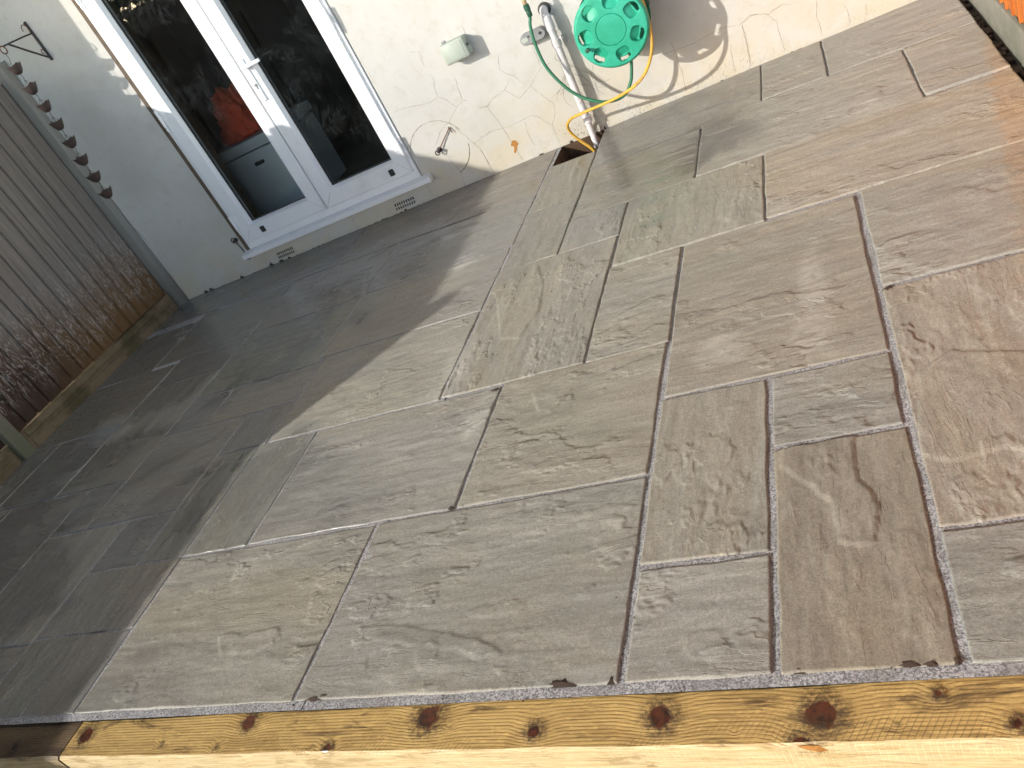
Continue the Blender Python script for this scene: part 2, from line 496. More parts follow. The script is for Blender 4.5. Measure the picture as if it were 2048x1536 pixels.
def sleeper_material(name, knots, c0, c1, dark, darkened=0.0, pale_amt=0.85):
    """sawn softwood, grain along x, with knots given as (x, y, z, radius)"""
    n = NT(name)
    o = n.coord()
    xyz = n.sep(o)
    disp = None
    core = None
    halo = None
    wob = n.noise(o, 55, 4, 0.65)
    for (kx, ky, kz, r) in knots:
        v = n.vmath('MULTIPLY', n.vmath('SUBTRACT', o, (kx, ky, kz)), (1.0, 1.0, 1.0))
        d = n.vmath('LENGTH', v, out='Value')
        d = n.math('ADD', d, n.math('MULTIPLY', n.math('SUBTRACT', wob, 0.5), r * 1.15))
        r *= 1.15
        a = n.step(d, r * 0.70, r * 0.95, 1.0, 0.0)
        b = n.step(d, r * 0.9, r * 2.0, 1.0, 0.0)
        q = n.step(d, r * 0.5, r * 3.6, 1.0, 0.0)
        core = a if core is None else n.math('MAXIMUM', core, a)
        halo = b if halo is None else n.math('MAXIMUM', halo, b)
        disp = q if disp is None else n.math('ADD', disp, q)
    lat = n.math('ADD', n.math('MULTIPLY', xyz[1], 1.0), n.math('MULTIPLY', xyz[2], 0.8))
    lat = n.math('ADD', lat, n.math('MULTIPLY', disp, 0.013))
    lat = n.math('ADD', lat, n.math('MULTIPLY', n.noise(n.mapping(o, (1.1, 2, 2)), 1.0, 1), 0.020))
    ringv = n.math('FRACT', n.math('MULTIPLY', lat, 125.0))
    ring = n.math('MULTIPLY', n.step(ringv, 0.0, 0.62, 0.0, 0.8), n.step(ringv, 0.66, 0.92, 1.0, 0.0))
    fib = n.noise(n.mapping(o, (9, 170, 170)), 1.0, 4, 0.75, 0.2)
    face = n.step(n.sep(n.n("ShaderNodeNewGeometry").outputs['True Normal'])[1], -0.8, -0.4, 1.0, 0.0)
    c = n.mix(n.math('MULTIPLY', n.math('MULTIPLY', ring, 0.8), n.step(fib, 0.38, 0.62)), c0, c1)
    c = n.mix(n.step(n.noise(n.mapping(o, (4, 14, 14)), 1.0, 6, 0.7, 0.8), 0.45, 0.72, 0, 0.6), c, c1)
    c = n.mix(n.step(n.noise(n.mapping(o, (40, 90, 90)), 1.0, 3, 0.7), 0.52, 0.68, 0, 0.45), c, tuple(min(1, x * 1.35) for x in c0))
    # saw marks across the grain
    sw = n.math('FRACT', n.math('MULTIPLY', n.math('ADD', xyz[0], n.math('MULTIPLY', xyz[1], -0.55)), 88.0))
    saw = n.math('MULTIPLY', n.step(sw, 0.0, 0.28, 1.0, 0.0), n.step(n.noise(n.mapping(o, (3, 9, 9), (2, 0, 1)), 1.0, 3), 0.40, 0.56))
    c = n.mix(n.math('MULTIPLY', n.math('MULTIPLY', saw, 0.55), n.step(xyz[1], 0.845, 0.815)), c, dark)
    c = n.mix(n.math('MULTIPLY', halo, n.step(n.noise(o, 90, 4, 0.7), 0.36, 0.6, 0.15, 0.95)), c, dark)
    c = n.mix(core, c, n.mix(n.step(wob, 0.35, 0.62), (0.105, 0.030, 0.014), (0.026, 0.011, 0.008)))
    stain = n.step(n.noise(n.mapping(o, (4, 20, 20), (3, 3, 3)), 1.0, 6, 0.7, 0.8), 0.54, 0.66, 0, 0.8)
    c = n.mix(stain, c, dark)
    if darkened:  # near-black brown paints the shade over the left sleeper
        c = n.mix(n.step(n.noise(n.mapping(o, (3, 9, 9)), 1.0, 5, 0.7), 0.25, 0.65, darkened, darkened * 0.75), c, (0.035, 0.022, 0.018))
    # the front face is paler than the sawn top
    pale = n.mix(n.step(fib, 0.35, 0.7), (0.80, 0.66, 0.42), (0.58, 0.43, 0.22))
    pale = n.mix(n.step(n.noise(n.mapping(o, (6, 30, 30)), 1.0, 5, 0.7, 1.0), 0.52, 0.66, 0, 0.75), pale, (0.36, 0.25, 0.12))
    pale = n.mix(n.math('MULTIPLY', ring, 0.22), pale, (0.40, 0.27, 0.12))
    pale = n.mix(n.step(n.noise(n.mapping(o, (9, 60, 16), (4, 1, 7)), 1.0, 5, 0.75, 1.4), 0.62, 0.69, 0, 0.7), pale, (0.20, 0.12, 0.06))
    c = n.mix(n.math('MULTIPLY', face, pale_amt), c, pale)
    n.base(c, n.math('MULTIPLY_ADD', core, -0.35, 0.62), 0, 0.4)
    nc = n.math('SUBTRACT', 1.0, core)
    h = n.math('MULTIPLY', nc, n.math('MULTIPLY_ADD', fib, 0.0016, n.math('MULTIPLY', ring, 0.0007)))
    h = n.math('MULTIPLY_ADD', n.math('MULTIPLY', saw, nc), -0.0012, h)
    h = n.math('MULTIPLY_ADD', halo, 0.003, h)
    n.bump(h, 1.0, 0.9)
    return n.m

def weathered_board_material():
    n = NT("weathered_boards")
    o = n.coord()
    xyz = n.sep(o)
    rb = n.n("ShaderNodeNewGeometry").outputs['Random Per Island']
    off = n.comb(0.0, n.math('MULTIPLY', rb, 30.0), n.math('MULTIPLY', rb, 11.0))
    p = n.vmath('ADD', o, off)
    gr = n.noise(n.mapping(p, (60, 60, 2.2)), 1.0, 6, 0.7, 0.6)
    gr2 = n.noise(n.mapping(p, (150, 150, 5)), 1.0, 3, 0.6)
    c = n.mix(gr, (0.055, 0.045, 0.040), (0.38, 0.335, 0.30))
    c = n.mix(n.step(rb, 0.0, 1.0, 0.0, 0.45), c, (0.20, 0.165, 0.145))
    c = n.mix(n.step(gr2, 0.55, 0.72, 0, 0.6), c, (0.055, 0.045, 0.04))
    knot = n.voro(n.mapping(p, (5, 5, 1.6)), 1.0)
    c = n.mix(n.step(knot, 0.03, 0.13, 0.8, 0.0), c, (0.03, 0.022, 0.02))
    # splash zone: rust brown damp and dark mould near the ground, with bare scratches
    zz = n.math('ADD', xyz[2], n.math('MULTIPLY', n.math('SUBTRACT', n.noise(n.mapping(o, (3, 3, 1)), 1.0, 4, 0.6), 0.5), 0.5))
    lo = n.step(zz, 0.22, 0.66, 1.0, 0.0)
    c = n.mix(n.math('MULTIPLY', lo, 0.9), c, n.mix(gr, (0.085, 0.040, 0.012), (0.26, 0.145, 0.055)))
    vd = n.math('MULTIPLY', n.step(zz, 0.26, 0.66, 1.0, 0.0), n.step(xyz[1], 2.9, 3.6, 1.0, 0.0))
    c = n.mix(n.math('MULTIPLY', vd, 0.85), c, n.mix(gr, (0.022, 0.015, 0.013), (0.07, 0.045, 0.038)))
    scr = n.math('ABSOLUTE', n.math('SUBTRACT', n.noise(n.mapping(p, (20, 26, 7)), 1.0, 3, 0.6, 1.4), 0.5))
    scm = n.math('MULTIPLY', n.step(zz, 0.15, 0.3, 0.0, 1.0), n.step(zz, 0.46, 0.80, 1.0, 0.0))
    c = n.mix(n.math('MULTIPLY', n.step(scr, 0.0, 0.035, 0.9, 0.0), scm), c, (0.42, 0.37, 0.33))
    n.base(c, 0.85, 0, 0.2)
    n.bump(n.math('MULTIPLY_ADD', gr, 0.004, n.math('MULTIPLY', gr2, 0.0015)), 1.0, 0.8)
    return n.m

def post_material(name, a, b, g=(0.10, 0.12, 0.05)):
    n = NT(name)
    o = n.coord()
    xyz = n.sep(o)
    gr = n.noise(n.mapping(o, (55, 55, 2.5)), 1.0, 6, 0.7, 0.6)
    c = n.mix(gr, a, b)
    c = n.mix(n.step(xyz[2], 0.0, 0.5, 0.55, 0.0), c, g)
    c = n.mix(n.step(n.noise(n.mapping(o, (70, 70, 3), (3, 2, 1)), 1.0, 4, 0.7), 0.6, 0.72, 0, 0.6), c, tuple(x * 0.4 for x in a))
    n.base(c, 0.8, 0, 0.2)
    n.bump(gr, 0.004, 0.7)
    return n.m

def concrete_material(name, a, b, moss):
    n = NT(name)
    o = n.coord()
    c = n.mix(n.noise(o, 18, 6, 0.7), a, b)
    c = n.mix(n.step(n.noise(o, 4, 5, 0.65), 0.45, 0.65, 0, 0.7), c, moss)
    sp = n.noise(o, 170, 3, 0.8)
    c = n.mix(n.step(sp, 0.55, 0.72, 0, 0.4), c, tuple(x * 0.4 for x in a))
    n.base(c, 0.85, 0, 0.25)
    n.bump(sp, 0.003, 0.7)
    return n.m

def orange_board_material():
    n = NT("orange_stained_boards")
    o = n.coord()
    rb = n.n("ShaderNodeNewGeometry").outputs['Random Per Island']
    p = n.vmath('ADD', o, n.comb(0.0, n.math('MULTIPLY', rb, 30.0), 0.0))
    gr = n.noise(n.mapping(p, (50, 50, 2.0)), 1.0, 5, 0.65, 0.8)
    c = n.mix(n.step(gr, 0.3, 0.7), (0.60, 0.19, 0.035), (0.36, 0.10, 0.02))
    n.base(c, 0.5, 0, 0.4)
    n.bump(gr, 0.002, 0.7)
    return n.m

def glass_material():
    n = NT("door_glass")
    o = n.coord()
    nt = n.t
    gl = n.n("ShaderNodeBsdfGlossy"); gl.inputs['Roughness'].default_value = 0.02
    tr = n.n("ShaderNodeBsdfTransparent"); tr.inputs[0].default_value = (0.90, 0.93, 0.92, 1)
    fr = n.n("ShaderNodeFresnel"); fr.inputs[0].default_value = 1.5
    m1 = n.n("ShaderNodeMixShader")
    n.link(n.math('MULTIPLY', fr.outputs[0], 1.7, clamp=True), m1.inputs[0]); n.link(tr.outputs[0], m1.inputs[1]); n.link(gl.outputs[0], m1.inputs[2])
    df = n.n("ShaderNodeBsdfDiffuse"); df.inputs[0].default_value = (0.55, 0.62, 0.64, 1)
    # rain dried on the pane leaves a faint film
    f = n.math('MULTIPLY', n.step(n.noise(n.mapping(o, (1.5, 1.5, 1.5)), 2.0, 4, 0.6, 0.8), 0.45, 0.7), n.step(n.noise(n.mapping(o, (40, 40, 16)), 1.0, 4, 0.8, 2.0), 0.42, 0.70))
    m2 = n.n("ShaderNodeMixShader")
    n.link(n.math('MULTIPLY', f, 0.06), m2.inputs[0]); n.link(m1.outputs[0], m2.inputs[1]); n.link(df.outputs[0], m2.inputs[2])
    n.link(m2.outputs[0], n.out.inputs[0])
    return n.m

def reel_material():
    n = NT("green_plastic")
    o = n.coord()
    c = n.mix(n.step(n.noise(o, 7, 5, 0.65), 0.38, 0.68), (0.018, 0.33, 0.20), (0.040, 0.42, 0.285))
    c = n.mix(n.step(n.noise(o, 26, 5, 0.7), 0.55, 0.72, 0, 0.5), c, (0.012, 0.27, 0.14))
    c = n.mix(n.step(n.noise(o, 180, 3, 0.7), 0.6, 0.72, 0, 0.3), c, (0.20, 0.42, 0.32))
    n.base(c, 0.42, 0, 0.4)
    n.bump(n.noise(o, 160, 3), 0.0006)
    return n.m

M = dict(
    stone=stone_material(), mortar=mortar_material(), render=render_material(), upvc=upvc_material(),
    board=weathered_board_material(),
    post=post_material("weathered_post", (0.19, 0.178, 0.16), (0.35, 0.33, 0.295), (0.12, 0.11, 0.09)),
    post2=post_material("mossy_post", (0.17, 0.145, 0.115), (0.27, 0.235, 0.19)),
    gravelL=concrete_material("mossy_gravel_board", (0.165, 0.12, 0.068), (0.25, 0.19, 0.115), (0.06, 0.055, 0.022)),
    gravelR=concrete_material("grey_gravel_board", (0.20, 0.195, 0.17), (0.30, 0.285, 0.245), (0.17, 0.185, 0.14)),
    orange=orange_board_material(), glass=glass_material(), green=reel_material(),
    crack=worn("crack_brown", (0.21, 0.17, 0.13), (0.12, 0.09, 0.07), 0.9),  # plain dark brown for cracks and scratches
    black=worn("black_plastic", (0.022, 0.022, 0.021), (0.05, 0.05, 0.045), 0.5),
    dgreen=worn("dark_green_plastic", (0.012, 0.085, 0.05), (0.04, 0.08, 0.05), 0.45),
    hose_g=worn("green_rubber", (0.022, 0.165, 0.085), (0.09, 0.16, 0.09), 0.5, 30),
    hose_y=worn("yellow_rubber", (0.68, 0.40, 0.035), (0.36, 0.20, 0.07), 0.5, 14, 0.8),
    pipe=worn("white_pipe", (0.66, 0.65, 0.66), (0.40, 0.35, 0.31), 0.4, 14, 0.6),
    box=worn("pale_green_plastic", (0.42, 0.47, 0.41), (0.36, 0.36, 0.28), 0.45, 12, 0.6),
    grey=worn("grey_plastic", (0.27, 0.275, 0.28), (0.16, 0.16, 0.155), 0.4, 14, 0.6),
    iron=worn("black_iron", (0.020, 0.018, 0.020), (0.09, 0.03, 0.018), 0.5, 40, 0.5),
    rust=worn("rusty_steel", (0.17, 0.085, 0.05), (0.09, 0.045, 0.03), 0.8, 60, 0.7),
    copper=worn("tarnished_copper", (0.075, 0.050, 0.044), (0.05, 0.045, 0.034), 0.5, 22, 0.8, 0.2),
    brass=worn("old_brass", (0.40, 0.30, 0.17), (0.25, 0.20, 0.13), 0.4, 30, 0.7, 0.6),
    moss=worn("moss", (0.05, 0.062, 0.018), (0.035, 0.03, 0.02), 0.95, 60, 0.8, 0, 0.004),
    soil=worn("damp_soil_and_gap_shade", (0.045, 0.028, 0.02), (0.09, 0.055, 0.04), 0.8, 40),
    pit=worn("drain_earth", (0.10, 0.058, 0.032), (0.045, 0.026, 0.016), 0.9, 12, 0.9, 0, 0.006),
    twig=worn("dry_twig", (0.14, 0.095, 0.06), (0.07, 0.045, 0.03), 0.9),
    ochre=worn("rust_stain", (0.42, 0.19, 0.045), (0.32, 0.14, 0.035), 0.8),
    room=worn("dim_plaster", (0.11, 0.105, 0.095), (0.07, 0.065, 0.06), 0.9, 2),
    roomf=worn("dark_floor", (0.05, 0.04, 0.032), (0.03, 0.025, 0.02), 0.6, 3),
    trim=worn("brown_trim", (0.20, 0.13, 0.06), (0.12, 0.08, 0.04), 0.5, 8),
    cabinet=worn("pale_cabinet", (0.70, 0.74, 0.75), (0.52, 0.56, 0.57), 0.4, 4),
    jacket=worn("orange_red_cloth", (0.90, 0.115, 0.035), (0.62, 0.06, 0.03), 0.75, 5, 0.6),
    lawn=worn("earth_and_grass", (0.075, 0.085, 0.03), (0.09, 0.065, 0.04), 0.95, 3, 0.8, 0, 0.02, 60),
    leaf=worn("hedge_leaf", (0.05, 0.085, 0.03), (0.09, 0.12, 0.045), 0.6, 2, 0.8),
    bark=worn("hedge_wood", (0.05, 0.04, 0.03), (0.03, 0.025, 0.02), 0.9, 8),
    roof=worn("roof_tiles", (0.16, 0.07, 0.05), (0.09, 0.05, 0.04), 0.8, 6),
    brick=worn("pale_brick", (0.34, 0.24, 0.17), (0.25, 0.17, 0.12), 0.85, 9, 0.7),
    edge_brown=worn("dark_brown_edge", (0.13, 0.095, 0.065), (0.07, 0.05, 0.04), 0.8, 20, 0.7),
)

# ------------------------------------------------------------------ ground
gb = MB()
gb.add([(-60, -60, -0.30), (60, -60, -0.30), (60, 60, -0.30), (-60, 60, -0.30)], [(0, 1, 2, 3)])
tag(gb.build('lawn', M['lawn']), kind='structure')

# ------------------------------------------------------------------ patio: mortar sheet and riven sandstone slabs
FRONT = 0.918
RIGHT = 0.585
LEFT = -4.545
PIT = (-1.508, -1.238, 4.222)
W = 'wall'
G = (0.256, 0.252, 0.236)      # grey buff
B = (0.274, 0.263, 0.234)      # buff
GR = (0.226, 0.234, 0.208)     # green grey
BR = (0.240, 0.206, 0.158)     # brown
PU = (0.238, 0.231, 0.222)     # mauve grey
LG = (0.290, 0.282, 0.262)     # light grey
BL = (0.206, 0.212, 0.220)     # blue grey
# x0, x1, y0, y1, grain along ('x' or 'y'), tone
SLABS = [
    (-1.545, -0.655, FRONT, 1.527, 'x', G), (-2.425, -1.545, FRONT, 1.523, 'x', (0.262, 0.252, 0.222)),
    (-0.655, -0.340, FRONT, 1.215, 'x', LG), (-0.655, -0.340, 1.215, 1.842, 'y', B),
    (-0.340, -0.022, FRONT, 1.545, 'y', BR), (-0.340, -0.025, 1.545, 1.842, 'x', G),
    (-0.022, RIGHT, FRONT, 1.222, 'x', G), (-0.022, RIGHT, 1.222, 2.150, 'y', (0.285, 0.248, 0.205)),
    (-0.650, -0.025, 1.842, 2.780, 'x', (0.285, 0.262, 0.222)), (-0.022, RIGHT, 2.150, 2.800, 'x', B),
    (-1.262, -0.655, 1.530, 2.142, 'x', (0.280, 0.258, 0.215)), (-2.108, -1.262, 1.528, 2.128, 'x', G),
    (-2.425, -2.108, 1.526, 2.126, 'y', GR), (-2.388, -1.530, 2.128, 2.738, 'x', (0.28, 0.27, 0.235)),
    (-1.530, -0.950, 2.140, 3.055, 'y', (0.275, 0.262, 0.232)), (-0.950, -0.650, 2.142, 2.775, 'x', B),
    (-0.945, -0.337, 2.780, 3.385, 'y', (0.282, 0.275, 0.238)), (-1.238, -0.945, 3.055, 3.370, 'y', G),
    (-1.235, -0.635, 3.375, 3.968, 'x', (0.26, 0.248, 0.212)), (-1.530, -1.235, 3.055, 3.645, 'y', B),
    (-1.525, -1.235, 3.645, 4.222, 'y', (0.292, 0.27, 0.225)), (-1.235, -0.337, 3.968, W, 'x', G),
    (-0.635, 0.288, 3.400, 4.052, 'x', B), (-0.337, RIGHT, 2.800, 3.420, 'x', (0.295, 0.268, 0.225)),
    (0.288, RIGHT, 3.445, 4.060, 'x', B), (-0.337, -0.028, 4.052, W, 'x', B), (-0.028, RIGHT, 4.060, W, 'x', LG),
    (-2.430, -1.525, 3.310, 3.885, 'x', G), (-2.430, -1.530, 2.738, 3.310, 'x', G),
    (-3.240, -2.430, 3.290, 3.885, 'x', (0.255, 0.245, 0.222)), (-2.675, -2.388, 2.123, 2.402, 'y', BL),
    (-3.240, -2.955, 2.405, 2.695, 'x', BL), (-2.955, -2.388, 2.402, 2.695, 'x', PU),
    (-3.240, -2.430, 2.695, 3.290, 'x', GR), (-3.240, -2.675, 1.805, 2.405, 'x', PU),
    (-2.675, -2.425, 1.526, 2.123, 'y', GR), (-2.955, -2.675, 1.526, 1.805, 'x', BL),
    (-2.960, -2.425, 1.223, 1.526, 'y', G), (-2.695, -2.425, FRONT, 1.223, 'y', PU),
    (-2.960, -2.695, FRONT, 1.223, 'y', GR), (-3.498, -3.240, 1.800, 2.105, 'x', BL),
    (-3.498, -2.960, 1.205, 1.800, 'y', G), (-3.498, -2.960, FRONT, 1.205, 'x', PU),
    (-4.110, -3.498, 1.500, 2.105, 'x', PU), (-4.110, -3.498, FRONT, 1.500, 'y', G),
    (LEFT, -4.110, FRONT, 1.500, 'x', B), (LEFT, -4.110, 1.500, 2.105, 'x', G),
    (-3.778, -3.240, 2.105, 2.965, 'y', G), (-4.288, -3.778, 2.105, 2.652, 'x', BL),
    (LEFT, -4.288, 2.105, 2.652, 'y', PU), (LEFT, -3.778, 2.652, 3.228, 'x', G),
    (LEFT, -4.022, 3.228, 3.795, 'y', PU), (-3.778, -3.240, 2.965, 3.260, 'x', PU),
    (-4.022, -3.240, 3.260, 3.870, 'x', (0.24, 0.235, 0.222)), (LEFT, -3.900, 3.870, W, 'x', G),
    (-3.900, -2.900, 3.885, W, 'x', (0.245, 0.24, 0.225)), (-2.900, -1.525, 3.885, W, 'x', (0.25, 0.225, 0.20)),
]
# hand-placed flakes of riven stone: (outline, height)
FLAKES = [
    ([(-.315, 1.535), (-.313, 1.472), (-.269, 1.412), (-.233, 1.364), (-.206, 1.33), (-.205, 1.283), (-.206, 1.219), (-.184, 1.206), (-.141, 1.199), (-.124, 1.239), (-.117, 1.309), (-.126, 1.34), (-.146, 1.391), (-.153, 1.458), (-.145, 1.535)], 0.0042),
    ([(-.016, 1.447), (.009, 1.42), (.041, 1.405), (.094, 1.41), (.138, 1.422), (.20, 1.40), (.26, 1.43), (.30, 1.7), (.1, 1.78), (0.02, 1.72)], 0.0030),
    ([(-1.43, 1.128), (-1.311, 1.121), (-1.184, 1.094), (-1.078, 1.065), (-.992, 1.034), (-.954, 1.006), (-1.02, 1.0), (-1.10, 1.03), (-1.25, 1.06), (-1.40, 1.09)], 0.0026),
    ([(-1.36, 1.035), (-1.33, 1.055), (-1.30, 1.05), (-1.29, 1.02), (-1.31, 0.995), (-1.35, 1.0)], -0.0022),
    ([(-1.205, 1.05), (-1.17, 1.06), (-1.14, 1.04), (-1.145, 1.0), (-1.18, 0.985), (-1.205, 1.01)], 0.0022),
    ([(-1.95, 1.36), (-1.90, 1.32), (-1.87, 1.28), (-1.78, 1.275), (-1.70, 1.29), (-1.66, 1.35), (-1.74, 1.40), (-1.86, 1.41)], -0.0026),
    ([(-1.97, 1.15), (-1.93, 1.16), (-1.86, 1.14), (-1.80, 1.155), (-1.74, 1.16), (-1.71, 1.12), (-1.78, 1.08), (-1.92, 1.08)], 0.0026),
    ([(-1.62, 2.9), (-1.5, 2.86), (-1.42, 2.65), (-1.36, 2.45), (-1.27, 2.42), (-1.22, 2.6), (-1.26, 2.85), (-1.32, 3.0)], 0.0030),
    ([(-1.12, 2.03), (-1.08, 1.93), (-1.02, 1.90), (-0.96, 2.00), (-0.90, 2.06), (-1.0, 2.1)], 0.0028),
]

def poly_sd(px, py, poly):
    """signed distance to a polygon (positive inside)"""
    d2 = np.full(px.shape, 1e9); inside = np.zeros(px.shape, bool)
    N = len(poly)
    for i in range(N):
        ax, ay = poly[i]; bx, by = poly[(i + 1) % N]
        ex, ey = bx - ax, by - ay
        t = np.clip(((px - ax) * ex + (py - ay) * ey) / (ex * ex + ey * ey + 1e-12), 0, 1)
        d2 = np.minimum(d2, (px - ax - t * ex) ** 2 + (py - ay - t * ey) ** 2)
        c = ((ay > py) != (by > py))
        with np.errstate(divide='ignore', invalid='ignore'):
            xi = ex * (py - ay) / (ey if abs(ey) > 1e-12 else 1e-12) + ax
        inside ^= c & (px < xi)
    d = np.sqrt(d2)
    return np.where(inside, d, -d)

def ticks(L, cell):
    k = max(4, int(round(L / cell)))
    e = 0.0045 / L
    return np.concatenate([[0.0, e], np.linspace(0, 1, k + 1)[1:-1], [1 - e, 1.0]])

V, F, GUV, TONE = [], [], [], []
base_i = 0
for (x0, x1, y0, y1, gdir, tone) in SLABS:
    near = (y0 < 2.2)
    gap = 0.0092 if x0 > -0.7 and y0 < 2.2 else (0.0044 if y0 > 2.1 and x0 > -2.0 else 0.0062)
    if x0 < -2.4: gap = 0.0055
    gx0 = x0 + (gap if x0 > LEFT + 0.01 else 0.0)
    gx1 = x1 - (gap if x1 < RIGHT - 0.01 else 0.0)
    gapy = 0.0024 if gap < 0.005 else gap
    gy0 = y0 + (gapy if y0 > FRONT + 0.001 else 0.0)
    wall_top = (y1 == W)
    yy1 = 4.55 if wall_top else y1 - gapy
    cell = 0.0055 if (near and x1 > -2.45) else (0.009 if x1 > -2.45 else 0.014)
    tx = ticks(gx1 - gx0, cell)
    ty = ticks(yy1 - gy0, cell)
    U, T = np.meshgrid(tx, ty, indexing='ij')
    X = gx0 + U * (gx1 - gx0)
    top = (WB + 0.0762356 * X - 0.006) if wall_top else np.full_like(X, yy1)
    Y = gy0 + T * (top - gy0)
    s1, s2, s3 = rng.random(3) * 100
    # slightly uneven hand-cut edges
    we = np.clip(1 - np.minimum(U, 1 - U) * (gx1 - gx0) / 0.03, 0, 1)
    X = X + we * (fbm(Y * 9 + s1, X * 0 + s2, 3) - 0.5) * 0.009
    we = np.clip(1 - np.minimum(T, 1 - T) * (yy1 - gy0) / 0.03, 0, 1)
    Y = Y + we * (fbm(X * 9 + s3, X * 0 + s1, 3) - 0.5) * 0.009
    if wall_top:
        Y = np.minimum(Y, WB + 0.0762356 * X - 0.004)
    # keep the drain opening clear
    if gdir == 'x':
        gu, gv = X + s1, Y + s2
    else:
        gu, gv = Y + s1, X + s2
    H = (fbm(gu * 1.8, gv * 5, 3) - 0.5) * 0.0050 + (fbm(gu * 6 + 3, gv * 34, 4) - 0.5) * 0.0042
    cx, cy = (gx0 + gx1) / 2, (gy0 + yy1) / 2
    nf = int(2 + (gx1 - gx0) * (yy1 - gy0) * 9)
    for k in range(nf):
        fu = rng.uniform(gx0, gx1); fv = rng.uniform(gy0, yy1)
        a, b = rng.uniform(0.04, 0.17), rng.uniform(0.012, 0.045)
        if gdir == 'y': a, b = b, a
        rr = np.sqrt(((X - fu) / a) ** 2 + ((Y - fv) / b) ** 2)
        rr = rr * (0.55 + 0.95 * fbm(X * 34 + k * 7, Y * 34 + s3, 4))
        H += rng.choice([-1, 1]) * rng.uniform(0.0008, 0.0024) * sstep(rr, 1.06, 0.93)
    for poly, amp in FLAKES:
        pcx = sum(p[0] for p in poly) / len(poly); pcy = sum(p[1] for p in poly) / len(poly)
        if gx0 < pcx < gx1 and gy0 < pcy < yy1:
            sd = poly_sd(X + (fbm(X * 40, Y * 40, 2) - 0.5) * 0.012, Y + (fbm(X * 40 + 9, Y * 40, 2) - 0.5) * 0.012, poly)
            H += 1.25 * amp * sstep(sd, -0.0022, 0.0022)
    tilt = (rng.random(2) - 0.5) * 0.004
    H += (U - 0.5) * tilt[0] + (T - 0.5) * tilt[1]
    H = np.maximum(H + 0.0015, 0.0002 if x1 < -1.4 else -0.0015)
    rim = np.minimum(np.minimum(U, 1 - U), np.minimum(T, 1 - T)) < 1e-6
    H = np.where(rim, H - 0.0012, H)
    nx, ny = X.shape
    pts = np.stack([X, Y, H], -1).reshape(-1, 3)
    idx = np.arange(nx * ny).reshape(nx, ny) + base_i
    q = np.stack([idx[:-1, :-1], idx[1:, :-1], idx[1:, 1:], idx[:-1, 1:]], -1).reshape(-1, 4)
    loop = np.concatenate([idx[:, 0], idx[-1, 1:], idx[-2::-1, -1], idx[0, -2:0:-1]])
    lp = pts[loop - base_i].copy(); lp[:, 2] = -0.022
    li = np.arange(len(loop)) + base_i + nx * ny
    skirt = np.stack([loop, li, np.roll(li, -1), np.roll(loop, -1)], -1)
    V.append(pts); V.append(lp)
    F.append(q); F.append(skirt)
    guv = np.stack([gu, gv, np.full_like(gu, s3)], -1).reshape(-1, 3)
    GUV.append(guv); GUV.append(guv[loop - base_i])
    tn = np.array(tone); tn = (tn * 0.6 + np.array([.262, .253, .233]) * 0.4) * 1.09 * (1.05 if y0 > 2.6 and x0 > -.7 else 1.0) * rng.uniform(0.95, 1.05)
    TONE.append(np.tile(np.append(tn, 1.0), (len(pts) + len(lp), 1)))
    base_i += len(pts) + len(lp)
V = np.concatenate(V); F = np.concatenate(F); GUV = np.concatenate(GUV); TONE = np.concatenate(TONE)
me = bpy.data.meshes.new('patio_paving')
me.vertices.add(len(V)); me.vertices.foreach_set('co', V.astype(np.float32).ravel())
me.loops.add(F.size); me.loops.foreach_set('vertex_index', F.astype(np.int32).ravel())
me.polygons.add(len(F))
me.polygons.foreach_set('loop_start', np.arange(0, F.size, 4, dtype=np.int32))
me.polygons.foreach_set('use_smooth', np.ones(len(F), bool))
me.update(calc_edges=True)
me.validate()
at = me.attributes.new('guv', 'FLOAT_VECTOR', 'POINT'); at.data.foreach_set('vector', GUV.astype(np.float32).ravel())
at = me.attributes.new('tone', 'FLOAT_COLOR', 'POINT'); at.data.foreach_set('color', TONE.astype(np.float32).ravel())
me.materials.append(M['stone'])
patio = bpy.data.objects.new('patio_paving', me)
C.objects.link(patio)
tag(patio, kind='structure')

mb = MB()
def mortar_rect(x0, x1, y0, y1f):
    y1a = wall_y(x0) - 0.002 if y1f == W else y1f
    y1b = wall_y(x1) - 0.002 if y1f == W else y1f
    ym = 1.6
    zf = -0.0014 if x0 < -2 else -0.0125
    zn = -0.0014 if x0 < -2 else -0.0036
    mb.add([(x0, y0, zn), (x1, y0, zn), (x1, ym, zn), (x0, ym, zn),
            (x1, y1b, zf), (x0, y1a, zf)], [(0, 1, 2, 3), (3, 2, 4, 5)])
YM = 0.8925
mortar_rect(LEFT - 0.05, -2.05, YM, W)
mortar_rect(-2.05, PIT[0], YM, W)
mortar_rect(PIT[1], RIGHT, YM, W)
mortar_rect(PIT[0], PIT[1], YM, PIT[2])
tag(mb.build('mortar_bed', M['mortar']), kind='structure')

pb = MB()
x0, x1, y0 = PIT
ya, yb = wall_y(x0), wall_y(x1)
d = -0.17
pb.add([(x0, y0, -0.003), (x1, y0, -0.003), (x1, yb, -0.003), (x0, ya, -0.003),
        (x0 + .02, y0 + .02, d), (x1 - .02, y0 + .02, d), (x1 - .02, yb, d), (x0 + .02, ya, d)],
       [(0, 1, 5, 4), (1, 2, 6, 5), (3, 0, 4, 7), (4, 5, 6, 7), (2, 3, 7, 6)])
pit = pb.build('drain_pit', M['pit'])
tag(pit, kind='structure')

